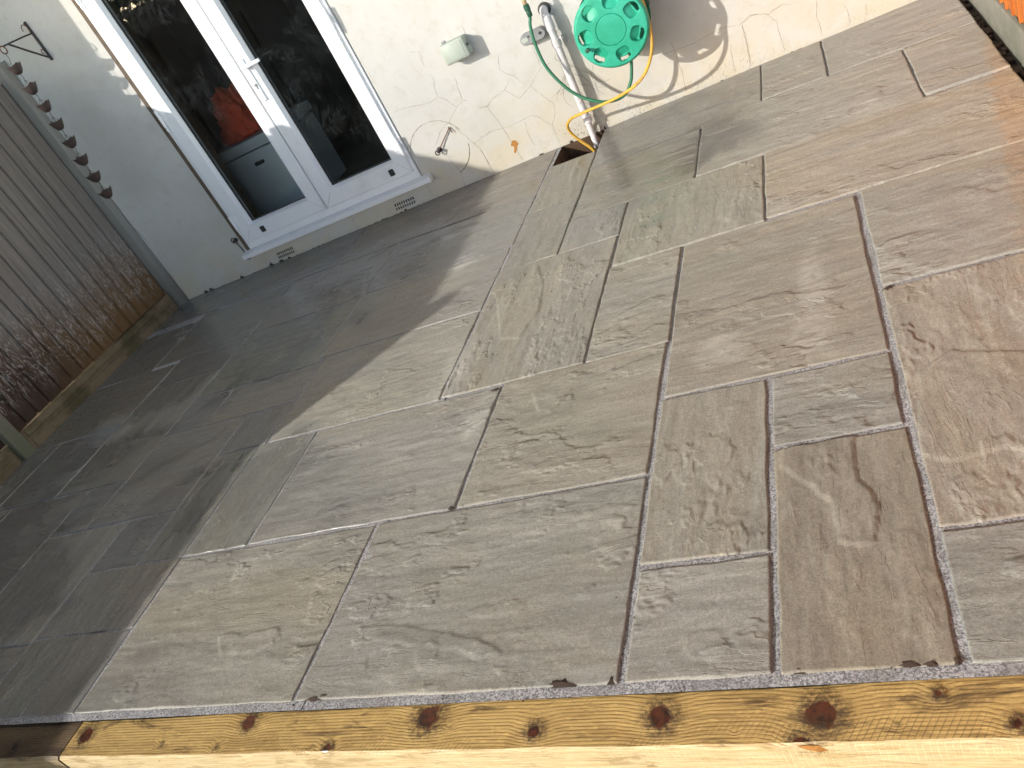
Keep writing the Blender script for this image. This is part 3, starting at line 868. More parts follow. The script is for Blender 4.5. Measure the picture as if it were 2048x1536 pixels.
# soil smeared along the edges of the slabs
sb = MB()
for (sx, sy, rx, ry) in [(-1.482, .925, .035, .008), (-.79, .925, .040, .016), (-.675, .928, .012, .016), (-.111, .924, .018, .009), (-.075, .922, .014, .006),
                         (-.034, .925, .008, .012), (-1.285, 2.112, .020, .012), (-1.278, 1.540, .014, .010), (-.685, 2.131, .030, .007), (.002, 2.135, .016, .016), (-1.45, .930, .020, .007), (-0.30, .924, .022, .008)]:
    N = 22
    ring = []
    for i in range(N):
        a = 2 * math.pi * i / N
        r = 0.45 + 0.75 * random.random()
        ring.append((sx + rx * r * math.cos(a), max(FRONT - .004, sy - .004 + ry * r * math.sin(a)), -0.0005))
    sb.add(ring + [(sx, sy, 0.0042)], [(i, (i + 1) % N, N) for i in range(N)])
tag(sb.build('soil', M['soil'], smooth=True), kind='stuff')

# moss, grit and crumbs along the foot of the wall and in the joints
def crumbs(name, mat, spots):
    b = MB()
    for (x, y, z, rx, ry, hh) in spots:
        N = 9
        ring = [(x + rx * (0.6 + .7 * random.random()) * math.cos(2 * math.pi * i / N), y + ry * (0.6 + .7 * random.random()) * math.sin(2 * math.pi * i / N), z - .002) for i in range(N)]
        mid = [(x + (px - x) * .6, y + (py - y) * .6, z + hh * random.uniform(.6, 1)) for px, py, pz in ring]
        b.add(ring + mid + [(x, y, z + hh)], [(i, (i + 1) % N, N + (i + 1) % N, N + i) for i in range(N)] + [(N + i, N + (i + 1) % N, 2 * N) for i in range(N)])
    return tag(b.build(name, mat, smooth=True), kind='stuff')
sp_ = []
for i in range(44):
    x = random.choice([random.uniform(-4.4, -3.4), random.uniform(-3.2, -2.2), random.gauss(-3.25, .12), random.gauss(-2.75, .1), random.uniform(-1.2, .5)])
    sp_.append((x, wall_y(x) - random.uniform(.003, .010), -.001, random.uniform(.005, .026), random.uniform(.003, .006), random.uniform(.002, .006)))
crumbs('moss', M['moss'], sp_)
sp_ = []
for i in range(420):
    t_ = random.random()
    if t_ < .45:
        x = random.uniform(-4.3, .5); y = random.uniform(.93, 4.3); k_ = .5
    elif t_ < .52:
        x = random.uniform(-2.4, .55); y = random.gauss(.912, .02); k_ = .6
    else:
        x = random.uniform(-4.5, -4.2); y = random.uniform(2.7, 4.2); k_ = 1
    r_ = random.uniform(.0012, .0042) * k_
    sp_.append((x, y, .001, r_ * 1.4, r_, r_ * .9))
crumbs('grit', M['soil'], sp_)

# ------------------------------------------------------------------ house
house = thing('house', 'cream rendered house with cracked paint behind the stone patio', 'house', (0, WB, 0), WA)
WX0, WX1, WZ0, WZ1 = -9.0, 5.0, -0.32, 5.2
HX0, HX1, HZ0, HZ1 = -3.835, -2.398, 0.160, 2.26
wb = MB()
wb.ring([(WX0, WX1, WZ0, WZ1, 0.0), (HX0, HX1, HZ0, HZ1, 0.0), (HX0, HX1, HZ0, HZ1, 0.28), (WX0, WX1, WZ0, WZ1, 0.28), (WX0, WX1, WZ0, WZ1, 0.0)])
wall = wb.build('wall', M['render'], house)
rb = MB()
rb.add([(WX0 - .2, -0.35, 5.205), (WX1 + .2, -0.35, 5.205), (WX1 + .2, 3.2, 7.2), (WX0 - .2, 3.2, 7.2), (WX1 + .2, 6.8, 5.205), (WX0 - .2, 6.8, 5.205)], [(0, 1, 2, 3), (3, 2, 4, 5), (0, 5, 4, 1), (1, 4, 2), (0, 3, 5)])
rb.build('roof', M['roof'], house)
# inside of the room seen through the glass
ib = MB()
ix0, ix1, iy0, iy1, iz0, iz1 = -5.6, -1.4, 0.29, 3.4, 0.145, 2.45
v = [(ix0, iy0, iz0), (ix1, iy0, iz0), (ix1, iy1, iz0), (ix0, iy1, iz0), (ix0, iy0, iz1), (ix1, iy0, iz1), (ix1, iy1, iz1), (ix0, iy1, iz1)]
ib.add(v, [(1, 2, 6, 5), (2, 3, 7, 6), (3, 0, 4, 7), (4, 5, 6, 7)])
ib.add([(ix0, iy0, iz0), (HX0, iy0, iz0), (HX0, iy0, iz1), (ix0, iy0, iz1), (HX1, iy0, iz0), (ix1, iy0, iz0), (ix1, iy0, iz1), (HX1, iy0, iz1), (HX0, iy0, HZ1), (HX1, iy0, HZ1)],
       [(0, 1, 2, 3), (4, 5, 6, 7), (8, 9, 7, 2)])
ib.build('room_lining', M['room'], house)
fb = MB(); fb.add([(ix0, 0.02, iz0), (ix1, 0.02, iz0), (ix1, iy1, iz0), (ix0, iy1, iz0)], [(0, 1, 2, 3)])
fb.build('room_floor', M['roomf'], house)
tb = MB()
tb.box(-3.83, -3.775, 0.085, 0.27, 0.165, 2.25, 0.004)
tb.box(-2.46, -2.40, 0.085, 0.27, 0.165, 2.25, 0.004)
tb.box(-3.775, -2.46, 0.085, 0.27, 0.165, 0.20, 0.004)
tb.build('inner_reveal', M['trim'], house)

# cracks in the paint
CRACKS = [[(-2.363,0.577),(-2.309,0.576),(-2.206,0.554),(-2.138,0.539),(-2.065,0.551)],[(-2.065,0.551),(-2.063,0.605),(-2.04,0.663),(-2.064,0.686)],[(-2.065,0.551),(-2.029,0.514),(-1.997,0.453)],[(-1.938,0.475),(-1.999,0.449),(-2.076,0.394),(-2.147,0.37),(-2.223,0.302)],[(-1.921,0.611),(-1.935,0.551),(-1.938,0.475),(-1.919,0.459)],[(-2.076,0.394),(-2.034,0.296),(-1.999,0.218),(-1.98,0.183),(-1.971,0.069)],[(-1.999,0.218),(-1.933,0.236),(-1.879,0.236)],[(-2.204,0.248),(-2.177,0.19),(-2.178,0.153),(-2.159,0.098),(-2.177,-0.01)],[(-2.107,0.836),(-2.046,0.813),(-2.054,0.776),(-2.058,0.729)],[(-1.752,0.842),(-1.754,0.789)],[(-1.878,0.398),(-1.821,0.383),(-1.793,0.405)],[(-1.866,0.393),(-1.814,0.388),(-1.774,0.414),(-1.686,0.428),(-1.644,0.46)],[(-1.825,0.385),(-1.805,0.298),(-1.788,0.185),(-1.769,0.05),(-1.772,0.006)],[(-1.945,0.241),(-1.868,0.245),(-1.766,0.229),(-1.682,0.233),(-1.6,0.238)],[(-1.686,0.428),(-1.626,0.351),(-1.538,0.389),(-1.486,0.425),(-1.446,0.456),(-1.384,0.462)],[(-1.538,0.389),(-1.499,0.322),(-1.456,0.245),(-1.471,0.192),(-1.515,0.133),(-1.516,0.009)],[(-1.632,0.625),(-1.665,0.542),(-1.602,0.474),(-1.563,0.408)],[(-1.439,0.581),(-1.437,0.532),(-1.44,0.47)],[(-1.654,0.217),(-1.67,0.145),(-1.66,0.069)],[(-1.982,0.17),(-1.972,0.115),(-1.972,0.003)],[(-1.515,0.133),(-1.569,0.208),(-1.6,0.238)],[(-0.803,0.257),(-0.735,0.25),(-0.733,0.211),(-0.734,0.117),(-0.747,0.01)],[(-0.737,0.312),(-0.735,0.25),(-0.631,0.243),(-0.538,0.255),(-0.463,0.259),(-0.382,0.238),(-0.318,0.261),(-0.278,0.251)],[(-0.369,0.233),(-0.372,0.122),(-0.388,0.015)],[(-0.454,0.166),(-0.464,0.109),(-0.471,0.012)],[(-1.027,0.08),(-1.015,0.0)],[(-1.465,0.283),(-1.398,0.296),(-1.346,0.299)],[(-0.584,0.108),(-0.597,0.019)],[(-1.17,0.361),(-1.184,0.287),(-1.161,0.22)],[(-0.381,0.236),(-0.333,0.252),(-0.283,0.252),(-0.239,0.229),(-0.207,0.24),(-0.163,0.246),(-0.118,0.23)],[(-0.375,0.233),(-0.375,0.158),(-0.383,0.078),(-0.389,0.018)],[(-0.24,0.225),(-0.208,0.182),(-0.21,0.094),(-0.206,0.016)],[(0.002,0.198),(-0.017,0.134),(-0.014,0.074),(-0.017,0.016)],[(0.118,0.125),(0.129,0.084),(0.125,0.02)],[(0.214,0.089),(0.208,0.027)],[(-2.984,0.104),(-3.003,0.006)],[(-2.396,0.13),(-2.404,0.045),(-2.397,0.003)],[(-3.792,0.07),(-3.77,0.05),(-3.758,0.017)],[(-2.597,0.113),(-2.605,0.081)]]
for poly in CRACKS:
    cb = MB()
    pts = []
    for i in range(len(poly) - 1):
        a = Vector(poly[i]); b = Vector(poly[i + 1])
        k = max(2, int((b - a).length / 0.012))
        for j in range(k):
            p = a.lerp(b, j / k)
            pts.append((p.x + (random.random() - .5) * 0.006, p.y + (random.random() - .5) * 0.006))
    pts.append(poly[-1])
    cb.ribbon(pts, 0.0017, -0.0006)
    cb.build('crack', M['crack'], house)
# circular scratch left by the swinging hook
for a0, a1, wd in ((20, 165, 0.0035), (-75, -8, 0.006), (-150, -110, 0.002)):
    cb = MB(); cb.ribbon([(-2.215 + 0.187 * math.cos(math.radians(a)), 0.262 + 0.180 * math.sin(math.radians(a))) for a in range(a0, a1, 3)], wd, -0.0007)
    cb.build('scratch', M['crack'], house)
rs = MB()
outl = [(-1.790, .128), (-1.772, .146), (-1.752, .136), (-1.746, .112), (-1.760, .104), (-1.768, .088), (-1.790, .066), (-1.796, .076), (-1.782, .098), (-1.784, .112), (-1.797, .118)]
rs.add([(x, -0.0009, z) for x, z in outl] + [(-1.772, -0.0012, .113)], [(i, (i + 1) % len(outl), len(outl)) for i in range(len(outl))])
rs.build('rust_stain', M['ochre'], house)
# ragged broken edge of the render where it meets the paving
for i in range(12):
    rg = MB()
    s = random.choice([random.uniform(-4.45, -3.6), random.uniform(-4.45, -1.0)])
    wd, hh = random.uniform(.01, .05), random.uniform(.008, .03)
    N = 7
    top = [(s + wd * (j / N - .5), -0.0008, max(0.0, hh * math.sin(math.pi * j / N) * random.uniform(.5, 1.2))) for j in range(N + 1)]
    rg.add([(s, -0.0008, -0.01)] + top, [(0, j + 1, j + 2) for j in range(N)])
    rg.build('broken_render', M['soil'], house)

# two clay air bricks under the door, rows of slots
def air_brick(s0, s1, z0, z1):
    ab = MB(); ab.box(s0, s1, -0.004, 0.02, z0, z1, 0.003)
    o = ab.build('air_brick', M['render'], house)
    hb = MB()
    n = 9
    for r in range(2):
        for i in range(n):
            cx = s0 + 0.012 + (s1 - s0 - 0.024) * (i + .5) / n + (r * .004)
            cz = z0 + (z1 - z0) * (0.30 + 0.40 * r)
            w, h = (s1 - s0) / n * 0.26, (z1 - z0) * 0.15
            k = random.uniform(-.003, .003)
            hb.add([(cx - w + k, -0.0052, cz - h), (cx + w + k, -0.0052, cz - h * .8), (cx + w - k, -0.0052, cz + h), (cx - w - k, -0.0052, cz + h * .8)], [(0, 1, 2, 3)])
    hb.build('slots', M['black'], o)
air_brick(-3.662, -3.496, 0.012, 0.078)
air_brick(-2.688, -2.512, 0.010, 0.076)

# french doors: outer frame is the part, everything on it is a sub-part
db = MB()
X0, X1, Z0, Z1 = -3.803, -2.404, 0.163, 2.245
db.ring([(X0, X1, Z0, Z1, 0.07), (X0, X1, Z0, Z1, -0.006), (X0 + .004, X1 - .004, Z0 + .004, Z1 - .004, -0.010),
         (X0 + .046, X1 - .046, Z0 + .046, Z1 - .046, -0.010), (X0 + .05, X1 - .05, Z0 + .05, Z1 - .05, 0.07)])
door = db.build('patio_door', M['upvc'], house)
door['label'] = 'white upvc french doors with two dark glass panes'
sl = MB(); sl.box(-3.835, X0 - .001, -0.004, 0.05, 0.16, 2.25, 0.002); sl.build('frame_edge_strip', M['edge_brown'], door)  # brown strip along the left edge of the door frame
cs = MB()
prof = [(0.0, .163), (-0.050, .152), (-0.058, .150), (-0.058, .122), (-0.048, .120), (-0.046, .138), (0.0, .140)]
sx0, sx1 = -3.862, -2.350
vv = [(sx0, y, z) for y, z in prof] + [(sx1, y, z) for y, z in prof]
k = len(prof)
cs.add(vv, [(i, (i + 1) % k, k + (i + 1) % k, k + i) for i in range(k)] + [tuple(range(k)), tuple(range(k, 2 * k))])
cs.build('sill', M['upvc'], door)
ec = MB(); ec.box(-2.352, -2.338, -0.062, 0.0, .118, .160, .004); ec.build('sill_end_cap', M['upvc'], door)

def sash(x0, x1, z0, z1):
    s = MB(); w = 0.088
    s.ring([(x0, x1, z0, z1, 0.05), (x0, x1, z0, z1, -0.020), (x0 + .004, x1 - .004, z0 + .004, z1 - .004, -0.026),
            (x0 + w, x1 - w, z0 + w + .012, z1 - w, -0.026), (x0 + w + .003, x1 - w - .003, z0 + w + .015, z1 - w - .003, -0.022),
            (x0 + w + .016, x1 - w - .016, z0 + w + .028, z1 - w - .016, 0.004), (x0 + w + .016, x1 - w - .016, z0 + w + .028, z1 - w - .016, 0.05)])
    # thin weld lines at the mitred corners
    o = s.build('sash', M['upvc'], door)
    g = MB(); y = 0.018
    gx0, gx1, gz0, gz1 = x0 + w + .014, x1 - w - .014, z0 + w + .026, z1 - w - .014
    g.add([(gx0, y, gz0), (gx1, y, gz0), (gx1, y, gz1), (gx0, y, gz1)], [(0, 1, 2, 3)])
    g.build('glass_pane', M['glass'], door)
    gk = MB()
    gk.ring([(gx0 - .004, gx1 + .004, gz0 - .004, gz1 + .004, 0.006), (gx0 + .007, gx1 - .007, gz0 + .007, gz1 - .007, 0.010), (gx0 + .007, gx1 - .007, gz0 + .007, gz1 - .007, 0.017)])
    gk.build('gasket', M['black'], door)
    for (ax, az, bx, bz) in ((x0, z0, x0 + w, z0 + w + .012), (x1, z0, x1 - w, z0 + w + .012), (x0, z1, x0 + w, z1 - w), (x1, z1, x1 - w, z1 - w)):
        mt = MB(); mt.ribbon([(ax + (bx - ax) * t, az + (bz - az) * t) for t in (0.06, .3, .6, .97)], 0.0020, -0.0264)
        mt.build('mitre_seam', M['grey'], door)
    return o
sash(-3.770, -3.101, 0.212, 2.205)
sash(-3.094, -2.428, 0.212, 2.205)

def hinge(s, z):
    h = MB()
    h.cyl((s, -0.036, z - .055), (s, -0.036, z + .055), 0.0095)
    h.cyl((s, -0.036, z - .085), (s, -0.036, z - .060), 0.0075)
    d = 1 if s < -3 else -1
    h.box(s - .004, s + d * .045, -0.034, -0.0262, z - .02, z + .02, .004) if d > 0 else h.box(s + d * .045, s + .004, -0.034, -0.0262, z - .02, z + .02, .004)
    h.build('hinge', M['upvc'], door, smooth=True)
for z in (0.37, 1.135, 1.92): hinge(-3.775, z)
for z in (0.385, 1.185, 1.95): hinge(-2.424, z)
hb = MB()
hb.box(-3.068, -3.040, -0.036, -0.0262, 0.955, 1.215, 0.004, 3)
hb.cyl((-3.054, -0.036, 1.168), (-3.054, -0.062, 1.168), 0.012, 0.010)
hb.box(-3.066, -2.925, -0.074, -0.058, 1.157, 1.179, 0.007, 3)
handle = hb.build('handle', M['upvc'], door, smooth=True)
kb = MB(); kb.cyl((-3.054, -0.0362, 1.055), (-3.054, -0.041, 1.055), 0.009); kb.box(-3.058, -3.050, -0.039, -0.0362, 1.03, 1.05, .001)
kb.build('keyhole', M['grey'], door)
for s in (-3.605, -2.560):
    cbx = MB(); cbx.box(s - .017, s + .017, -0.031, -0.0262, 0.240, 0.282, 0.005); cbx.build('drain_cap', M['black'], door)

# things inside the room
cabt = thing('cabinet', 'pale cabinet standing inside behind the left glass pane', 'cabinet', on_wall(-3.80, -0.85, 0.146), WA)
bb = MB(); bb.box(-.36, .36, -.28, .28, 0.0, .50, .006); bb.build('carcass', M['cabinet'], cabt)
bb = MB(); bb.box(-.37, .37, -.30, .29, .51, .585, .008); bb.build('drawer', M['cabinet'], cabt)
bb = MB(); bb.box(.04, .12, -.30, -.281, .40, .425, .006); bb.build('handle', M['black'], cabt)
jb = MB()
bm = bmesh.new(); bmesh.ops.create_icosphere(bm, subdivisions=5, radius=1.0)
for vtx in bm.verts:
    c = vtx.co
    n1 = float(fbm(np.array(c.x * 2.3 + c.z * 3 + 5), np.array(c.y * 2.0 - c.z * 2 + 9), 4))
    n2 = abs(float(fbm(np.array(c.x * 3 + 31 + c.y * 2), np.array(c.z * 1.2 + 12), 3)) - .5)
    r = 0.65 + 0.6 * n1 - 0.8 * n2
    vtx.co = Vector((c.x * .27 * r, c.y * .24 * r, max(-0.02, c.z * .40 * r * (1 if c.z > 0 else .1))))
bm.verts.index_update()
jb.add([vv.co for vv in bm.verts], [[q.index for q in f.verts] for f in bm.faces]); bm.free()
tag(jb.build('jacket', M['jacket'], None, True, on_wall(-3.78, -0.85, 0.755), WA), 'crumpled orange red jacket heaped on the cabinet indoors', 'jacket')

# ------------------------------------------------------------------ fixed to and hanging on the wall
# weatherproof socket box
bx = thing('socket_box', 'pale grey green weatherproof box on the cream wall beside the doors', 'socket box', on_wall(-1.829, 0, 0.745), WA)
b_ = MB(); b_.box(-.070, .070, -.048, 0.0, -.052, .052, .008, 3); b_.build('back_box', M['box'], bx, True)
b_ = MB(); b_.box(-.075, .075, -.090, -.050, -.056, .056, .012, 3); b_.box(-.058, .058, -.0935, -.088, -.044, .044, .003); b_.build('lid', M['box'], bx, True)
b_ = MB(); b_.box(-.055, -.032, -.066, -.048, .056, .070, .003); b_.build('hinge', M['grey'], bx)
b_ = MB(); b_.box(.074, .082, -.072, -.056, -.004, .012, .003); b_.build('catch', M['black'], bx)
b_ = MB(); b_.box(.066, .082, -.052, -.012, -.050, -.006, .005); b_.build('cable_gland', M['box'], bx)

# rounded grey fixture
fx = thing('wall_fixture', 'rounded grey plastic fixture on the wall behind the green hose', 'pipe fixture', on_wall(-1.403, 0, 0.632), WA)
def capsule(L, r, y0, y1, bev):
    b = MB(); N = 16; prof = []
    for i in range(N + 1):
        a = -math.pi / 2 + math.pi * i / N
        prof.append((L / 2 - r + r * math.cos(a), r * math.sin(a)))
    for i in range(N + 1):
        a = math.pi / 2 + math.pi * i / N
        prof.append((-L / 2 + r + r * math.cos(a), r * math.sin(a)))
    k = len(prof)
    def loop(sc, y): return [((abs(x) - (1 - sc) * r) * (1 if x > 0 else -1) if abs(x) > 1e-6 else 0, y, z * sc) for x, z in prof]
    vs = loop(1, y0) + loop(1, y1 + bev) + loop(0.85, y1)
    b.add(vs, [(j * k + i, j * k + (i + 1) % k, (j + 1) * k + (i + 1) % k, (j + 1) * k + i) for j in range(2) for i in range(k)] + [tuple(range(2 * k, 3 * k))])
    return b
capsule(.150, .030, 0.0, -.052, .008).build('body', M['grey'], fx, True)
b_ = capsule(.040, .012, -.0515, -.0535, .001)
b_.v = [(x - .048, y, z) for x, y, z in b_.v]
b_.build('recess', M['box'], fx)
b_ = MB(); b_.cyl((.045, -.05, .004), (.045, -.056, .004), .008); b_.build('screw', M['black'], fx, True)
b_ = MB(); b_.cyl((-.022, -.05, .012), (-.022, -.055, .012), .005); b_.build('screw', M['black'], fx)

# white waste pipe going down into the drain opening
pp = thing('waste_pipe', 'white plastic waste pipe running down the wall into the drain hole', 'pipe', on_wall(-1.296, 0, 0), WA)
b_ = MB(); b_.tube(spline([(0, 0.0, .728), (0, -.035, .728), (.002, -.058, .712), (.004, -.060, .68)], 6), .0225, 18); b_.build('elbow', M['pipe'], pp, True)
b_ = MB(); b_.cyl((.004, -.060, .69), (-.004, -.060, .10), .0205, n=22); b_.build('pipe_length', M['pipe'], pp, True)
for z0, z1 in ((.70, .625), (.575, .530), (.125, .085)):
    b_ = MB(); b_.lathe((.003 - (0.6 - z0) * .012, -.060, z0), (0, 0, -1), [(.020, 0), (.0255, .002), (.0255, z0 - z1 - .004), (.020, z0 - z1)], 22)
    b_.build('coupling', M['pipe'], pp, True)
b_ = MB(); b_.cyl((-.004, -.060, .105), (-.010, -.066, -.06), .0175, n=20); b_.build('spigot', M['pipe'], pp, True)
b_ = MB(); b_.cyl((-.010, -.066, -.055), (-.013, -.070, -.13), .0155, n=18); b_.build('drain_bend', M['copper'], pp, True)
b_ = MB(); b_.lathe((0, -0.001, .728), (0, -1, 0), [(.036, 0), (.034, .014), (.024, .016)], 24); b_.build('wall_seal', M['black'], pp, True)
b_ = MB(); b_.box(.018, .040, -.066, -.052, .555, .578, .004); b_.box(.028, .034, -.058, 0, .562, .572, .002); b_.build('bracket', M['pipe'], pp)
# dry stems of a dead climber round the pipe
vb = MB()
for i in range(14):
    s0 = random.uniform(-.05, .11); z0 = random.uniform(.02, .50)
    pts = [(s0, -.004, z0)]
    a = random.uniform(-2.4, -.7)
    for j in range(6):
        a += random.uniform(-.7, .7)
        l = random.uniform(.012, .035)
        q = pts[-1]
        pts.append((q[0] + l * math.cos(a), min(-.003, -.006 - random.uniform(0, .03)), q[2] + l * math.sin(a)))
    vb.tube(spline(pts, 3), .0010, 5, taper=.5)
for ph in (0, 2.1):
    vb.tube([(.004 + .0225 * math.cos(t * 2.2 + ph), -.060 + .0225 * math.sin(t * 2.2 + ph), .10 + t * .028) for t in np.arange(0, 6, .25)], .0010, 5)
tag(vb.build('dead_vine', M['twig'], None, True, on_wall(-1.296, 0, 0), WA), 'dry brown stems of a dead climber round the white pipe', 'climber')

# outside tap
tp = thing('garden_tap', 'old brass garden tap above the green hose', 'tap', on_wall(-1.352, 0, 0.855), WA)
b_ = MB(); b_.lathe((0, 0, 0), (0, -1, 0), [(.030, 0), (.030, .006), (.012, .008), (.012, .05), (.017, .055), (.017, .10), (.012, .105)], 22)
b_.tube(spline([(0, -.09, 0), (0, -.120, -.004), (0, -.130, -.03), (0, -.130, -.055)], 6), .011, 14); b_.build('body', M['brass'], tp, True)
b_ = MB(); b_.cyl((0, -.075, .01), (0, -.075, .045), .006); b_.cyl((-.03, -.075, .048), (.03, -.075, .048), .006); b_.build('handle', M['brass'], tp, True)
b_ = MB(); b_.lathe((0, -.130, -.048), (0, 0, -1), [(.012, 0), (.0165, .004), (.0165, .03), (.013, .034), (.0145, .038), (.0135, .062), (.010, .066)], 20); b_.build('hose_connector', M['dgreen'], tp, True)

# ------------------------------------------------------------------ wall-mounted hose reel
RC0 = (-0.957, 0.553)
reel = thing('hose_reel', 'round green plastic hose reel mounted on the cream wall', 'hose reel', on_wall(RC0[0], 0, RC0[1]), WA)
R = 0.190
def flange(yc, sign, dents):
    nr, na = 72, 336
    rr = np.linspace(0.0006, R, nr); aa = np.linspace(0, 2 * math.pi, na, endpoint=False)
    RR, AA = np.meshgrid(rr, aa, indexing='ij')
    prof = 0.006 * (1 - (RR / R) ** 2) - 0.020 * sstep(RR, R - .016, R) ** 2
    prof = prof - 0.0045 * np.exp(-((RR - .0755) / .0016) ** 2)
    keep = np.ones_like(RR, bool)
    if dents:
        for k in range(7):
            c = math.radians(20 + 360 / 7 * k)
            dt = (AA - c + math.pi) % (2 * math.pi) - math.pi
            t = dt * RR
            e = np.sqrt((np.abs(RR - .133) / .036) ** 2.3 + (np.abs(t) / .037) ** 2.3)
            depth = 0.030 * np.clip((RR - .097 + .008) / .058, 0, 1)
            prof = prof - depth * sstep(e, 1.04, 0.86)
            sl_ = (np.abs(RR - .1545) / .0095) ** 2 + (np.abs(t) / .027) ** 2
            keep &= sl_ > 1
    X = RR * np.cos(AA); Z = RR * np.sin(AA); Y = yc - sign * prof
    b = MB()
    pts = np.stack([X, Y, Z], -1).reshape(-1, 3)
    back = np.stack([X, np.minimum(yc + .022, Y + sign * 0.004) if sign > 0 else Y + sign * .004, Z], -1).reshape(-1, 3)
    idx = np.arange(nr * na).reshape(nr, na); nxt = np.roll(idx, -1, 1)
    kf = keep[:-1] & keep[1:] & np.roll(keep, -1, 1)[:-1] & np.roll(keep, -1, 1)[1:]
    q = np.stack([idx[:-1], idx[1:], nxt[1:], nxt[:-1]], -1)[kf]
    n0 = nr * na
    vs = np.concatenate([pts, back])
    fs = q.tolist() + [[n0 + i for i in reversed(f)] for f in q.tolist()]
    fs += [[idx[-1, i], nxt[-1, i], n0 + nxt[-1, i], n0 + idx[-1, i]] for i in range(na)]
    fs.append([int(i) for i in idx[0]])
    b.add(vs.tolist(), [[int(i) for i in f] for f in fs])
    return b
flange(-0.352, 1, True).build('front_flange', M['green'], reel, True)
flange(-0.125, -1, False).build('rear_flange', M['green'], reel, True)
b_ = MB(); b_.lathe((0, -.13, 0), (0, -1, 0), [(.0, 0), (.075, .001), (.070, .10), (.075, .195), (0, .196)], 40); b_.build('drum', M['dgreen'], reel, True)
b_ = MB()
b_.box(-.03, .03, -.125, -.004, -.03, .03, .006)
b_.box(-.045, .045, -.014, -.0005, -.14, .12, .005)
b_.box(.045, .20, -.10, -.06, .02, .06, .008); b_.box(.17, .20, -.20, -.06, .0, .06, .008)
b_.build('wall_bracket', M['dgreen'], reel)
b_ = MB(); b_.lathe((-.142, -.350, -.040), (0, -1, 0), [(.010, 0), (.007, .006), (.007, .022), (.011, .026), (.011, .040), (.0, .042)], 18); b_.build('winding_knob', M['dgreen'], reel, True)

def wall_tube(pts, per=10):
    return [Vector((s, -off, z)) for s, off, z in spline([Vector(p) for p in pts], per)]
HO = on_wall(0, 0, 0)
green_pts = [(-1.352, .130, .760), (-1.358, .130, .735), (-1.373, .132, .700), (-1.385, .140, .616), (-1.379, .150, .491), (-1.337, .168, .379), (-1.273, .182, .282), (-1.182, .198, .212), (-1.106, .20, .183), (-1.033, .20, .188), (-.982, .20, .236), (-.954, .20, .294), (-.936, .20, .355), (-.93, .20, .43), (-.94, .20, .50)]
gh = MB(); gh.tube(wall_tube(green_pts), .0088, 14)
tag(gh.build('garden_hose', M['hose_g'], None, True, HO, WA), 'dark green hose looping from the brass tap to the reel', 'hose')
coil = []
for i in range(260):
    t = i / 260
    a = t * 2 * math.pi * 13 + 1.0
    layer = 0.088 + 0.014 * (int(t * 2) % 2)
    off = .15 + .17 * abs(((t * 2) % 2) - (1 if int(t * 2) % 2 else 0))
    coil.append((RC0[0] + layer * math.cos(a), min(.315, max(.15, off)), RC0[1] + layer * math.sin(a)))
yellow_pts = [(-.90, .30, .665), (-.84, .315, .68), (-.795, .32, .655), (-.776, .32, .614), (-.775, .322, .541), (-.782, .325, .467), (-.800, .33, .399), (-.834, .33, .335), (-.888, .32, .275), (-.967, .30, .233), (-1.077, .27, .208), (-1.185, .24, .197), (-1.297, .20, .186), (-1.360, .17, .172), (-1.401, .135, .138), (-1.406, .11, .085), (-1.376, .105, .022), (-1.330, .115, -.045), (-1.31, .12, -.11)]
yh = MB(); yh.tube([Vector((s, -o_, z)) for s, o_, z in coil], .0080, 10); yh.tube(wall_tube(yellow_pts), .0082, 14)
tag(yh.build('garden_hose', M['hose_y'], None, True, HO, WA), 'yellow hose hanging from the green reel into the drain hole', 'hose')

# ------------------------------------------------------------------ door hooks
def hook(label, s, z, ang, mat):
    t = thing('cabin_hook', label, 'door hook', on_wall(s, 0, z), WA, 'door hooks screwed to the wall')
    b = MB(); b.lathe((0, 0, 0), (0, -1, 0), [(.016, 0), (.016, .004), (.008, .006), (.008, .03), (.011, .034), (.0, .04)], 16); b.build('eye_plate', M['black'], t, True)
    d = Vector((math.cos(ang), 0, math.sin(ang))); nn = Vector((-d.z, 0, d.x))
    pts = [d * .004 + Vector((0, -.018, 0)), d * .06 + Vector((0, -.012, 0)), d * .145 + Vector((0, -.009, 0)), d * .155 + nn * .006 + Vector((0, -.010, 0)), d * .150 - nn * .012 + Vector((0, -.012, 0)), d * .142 - nn * .030 + Vector((0, -.014, 0))]
    b = MB(); b.tube(spline(pts, 5), .0032, 8); b.build('hook_rod', mat, t, True)
    b = MB(); b.tube([Vector((.014 * math.cos(x), -.03, .014 * math.sin(x))) - d * .012 for x in np.arange(0, 6.6, .4)], .0035, 8); b.build('eye_ring', M['iron'], t, True)
hook('rusty hook swung up on a scratched circle right of the doors', -2.214, .268, math.radians(38), M['rust'])
hook('black hook hanging straight down left of the doors', -3.862, .258, math.radians(-86), M['iron'])

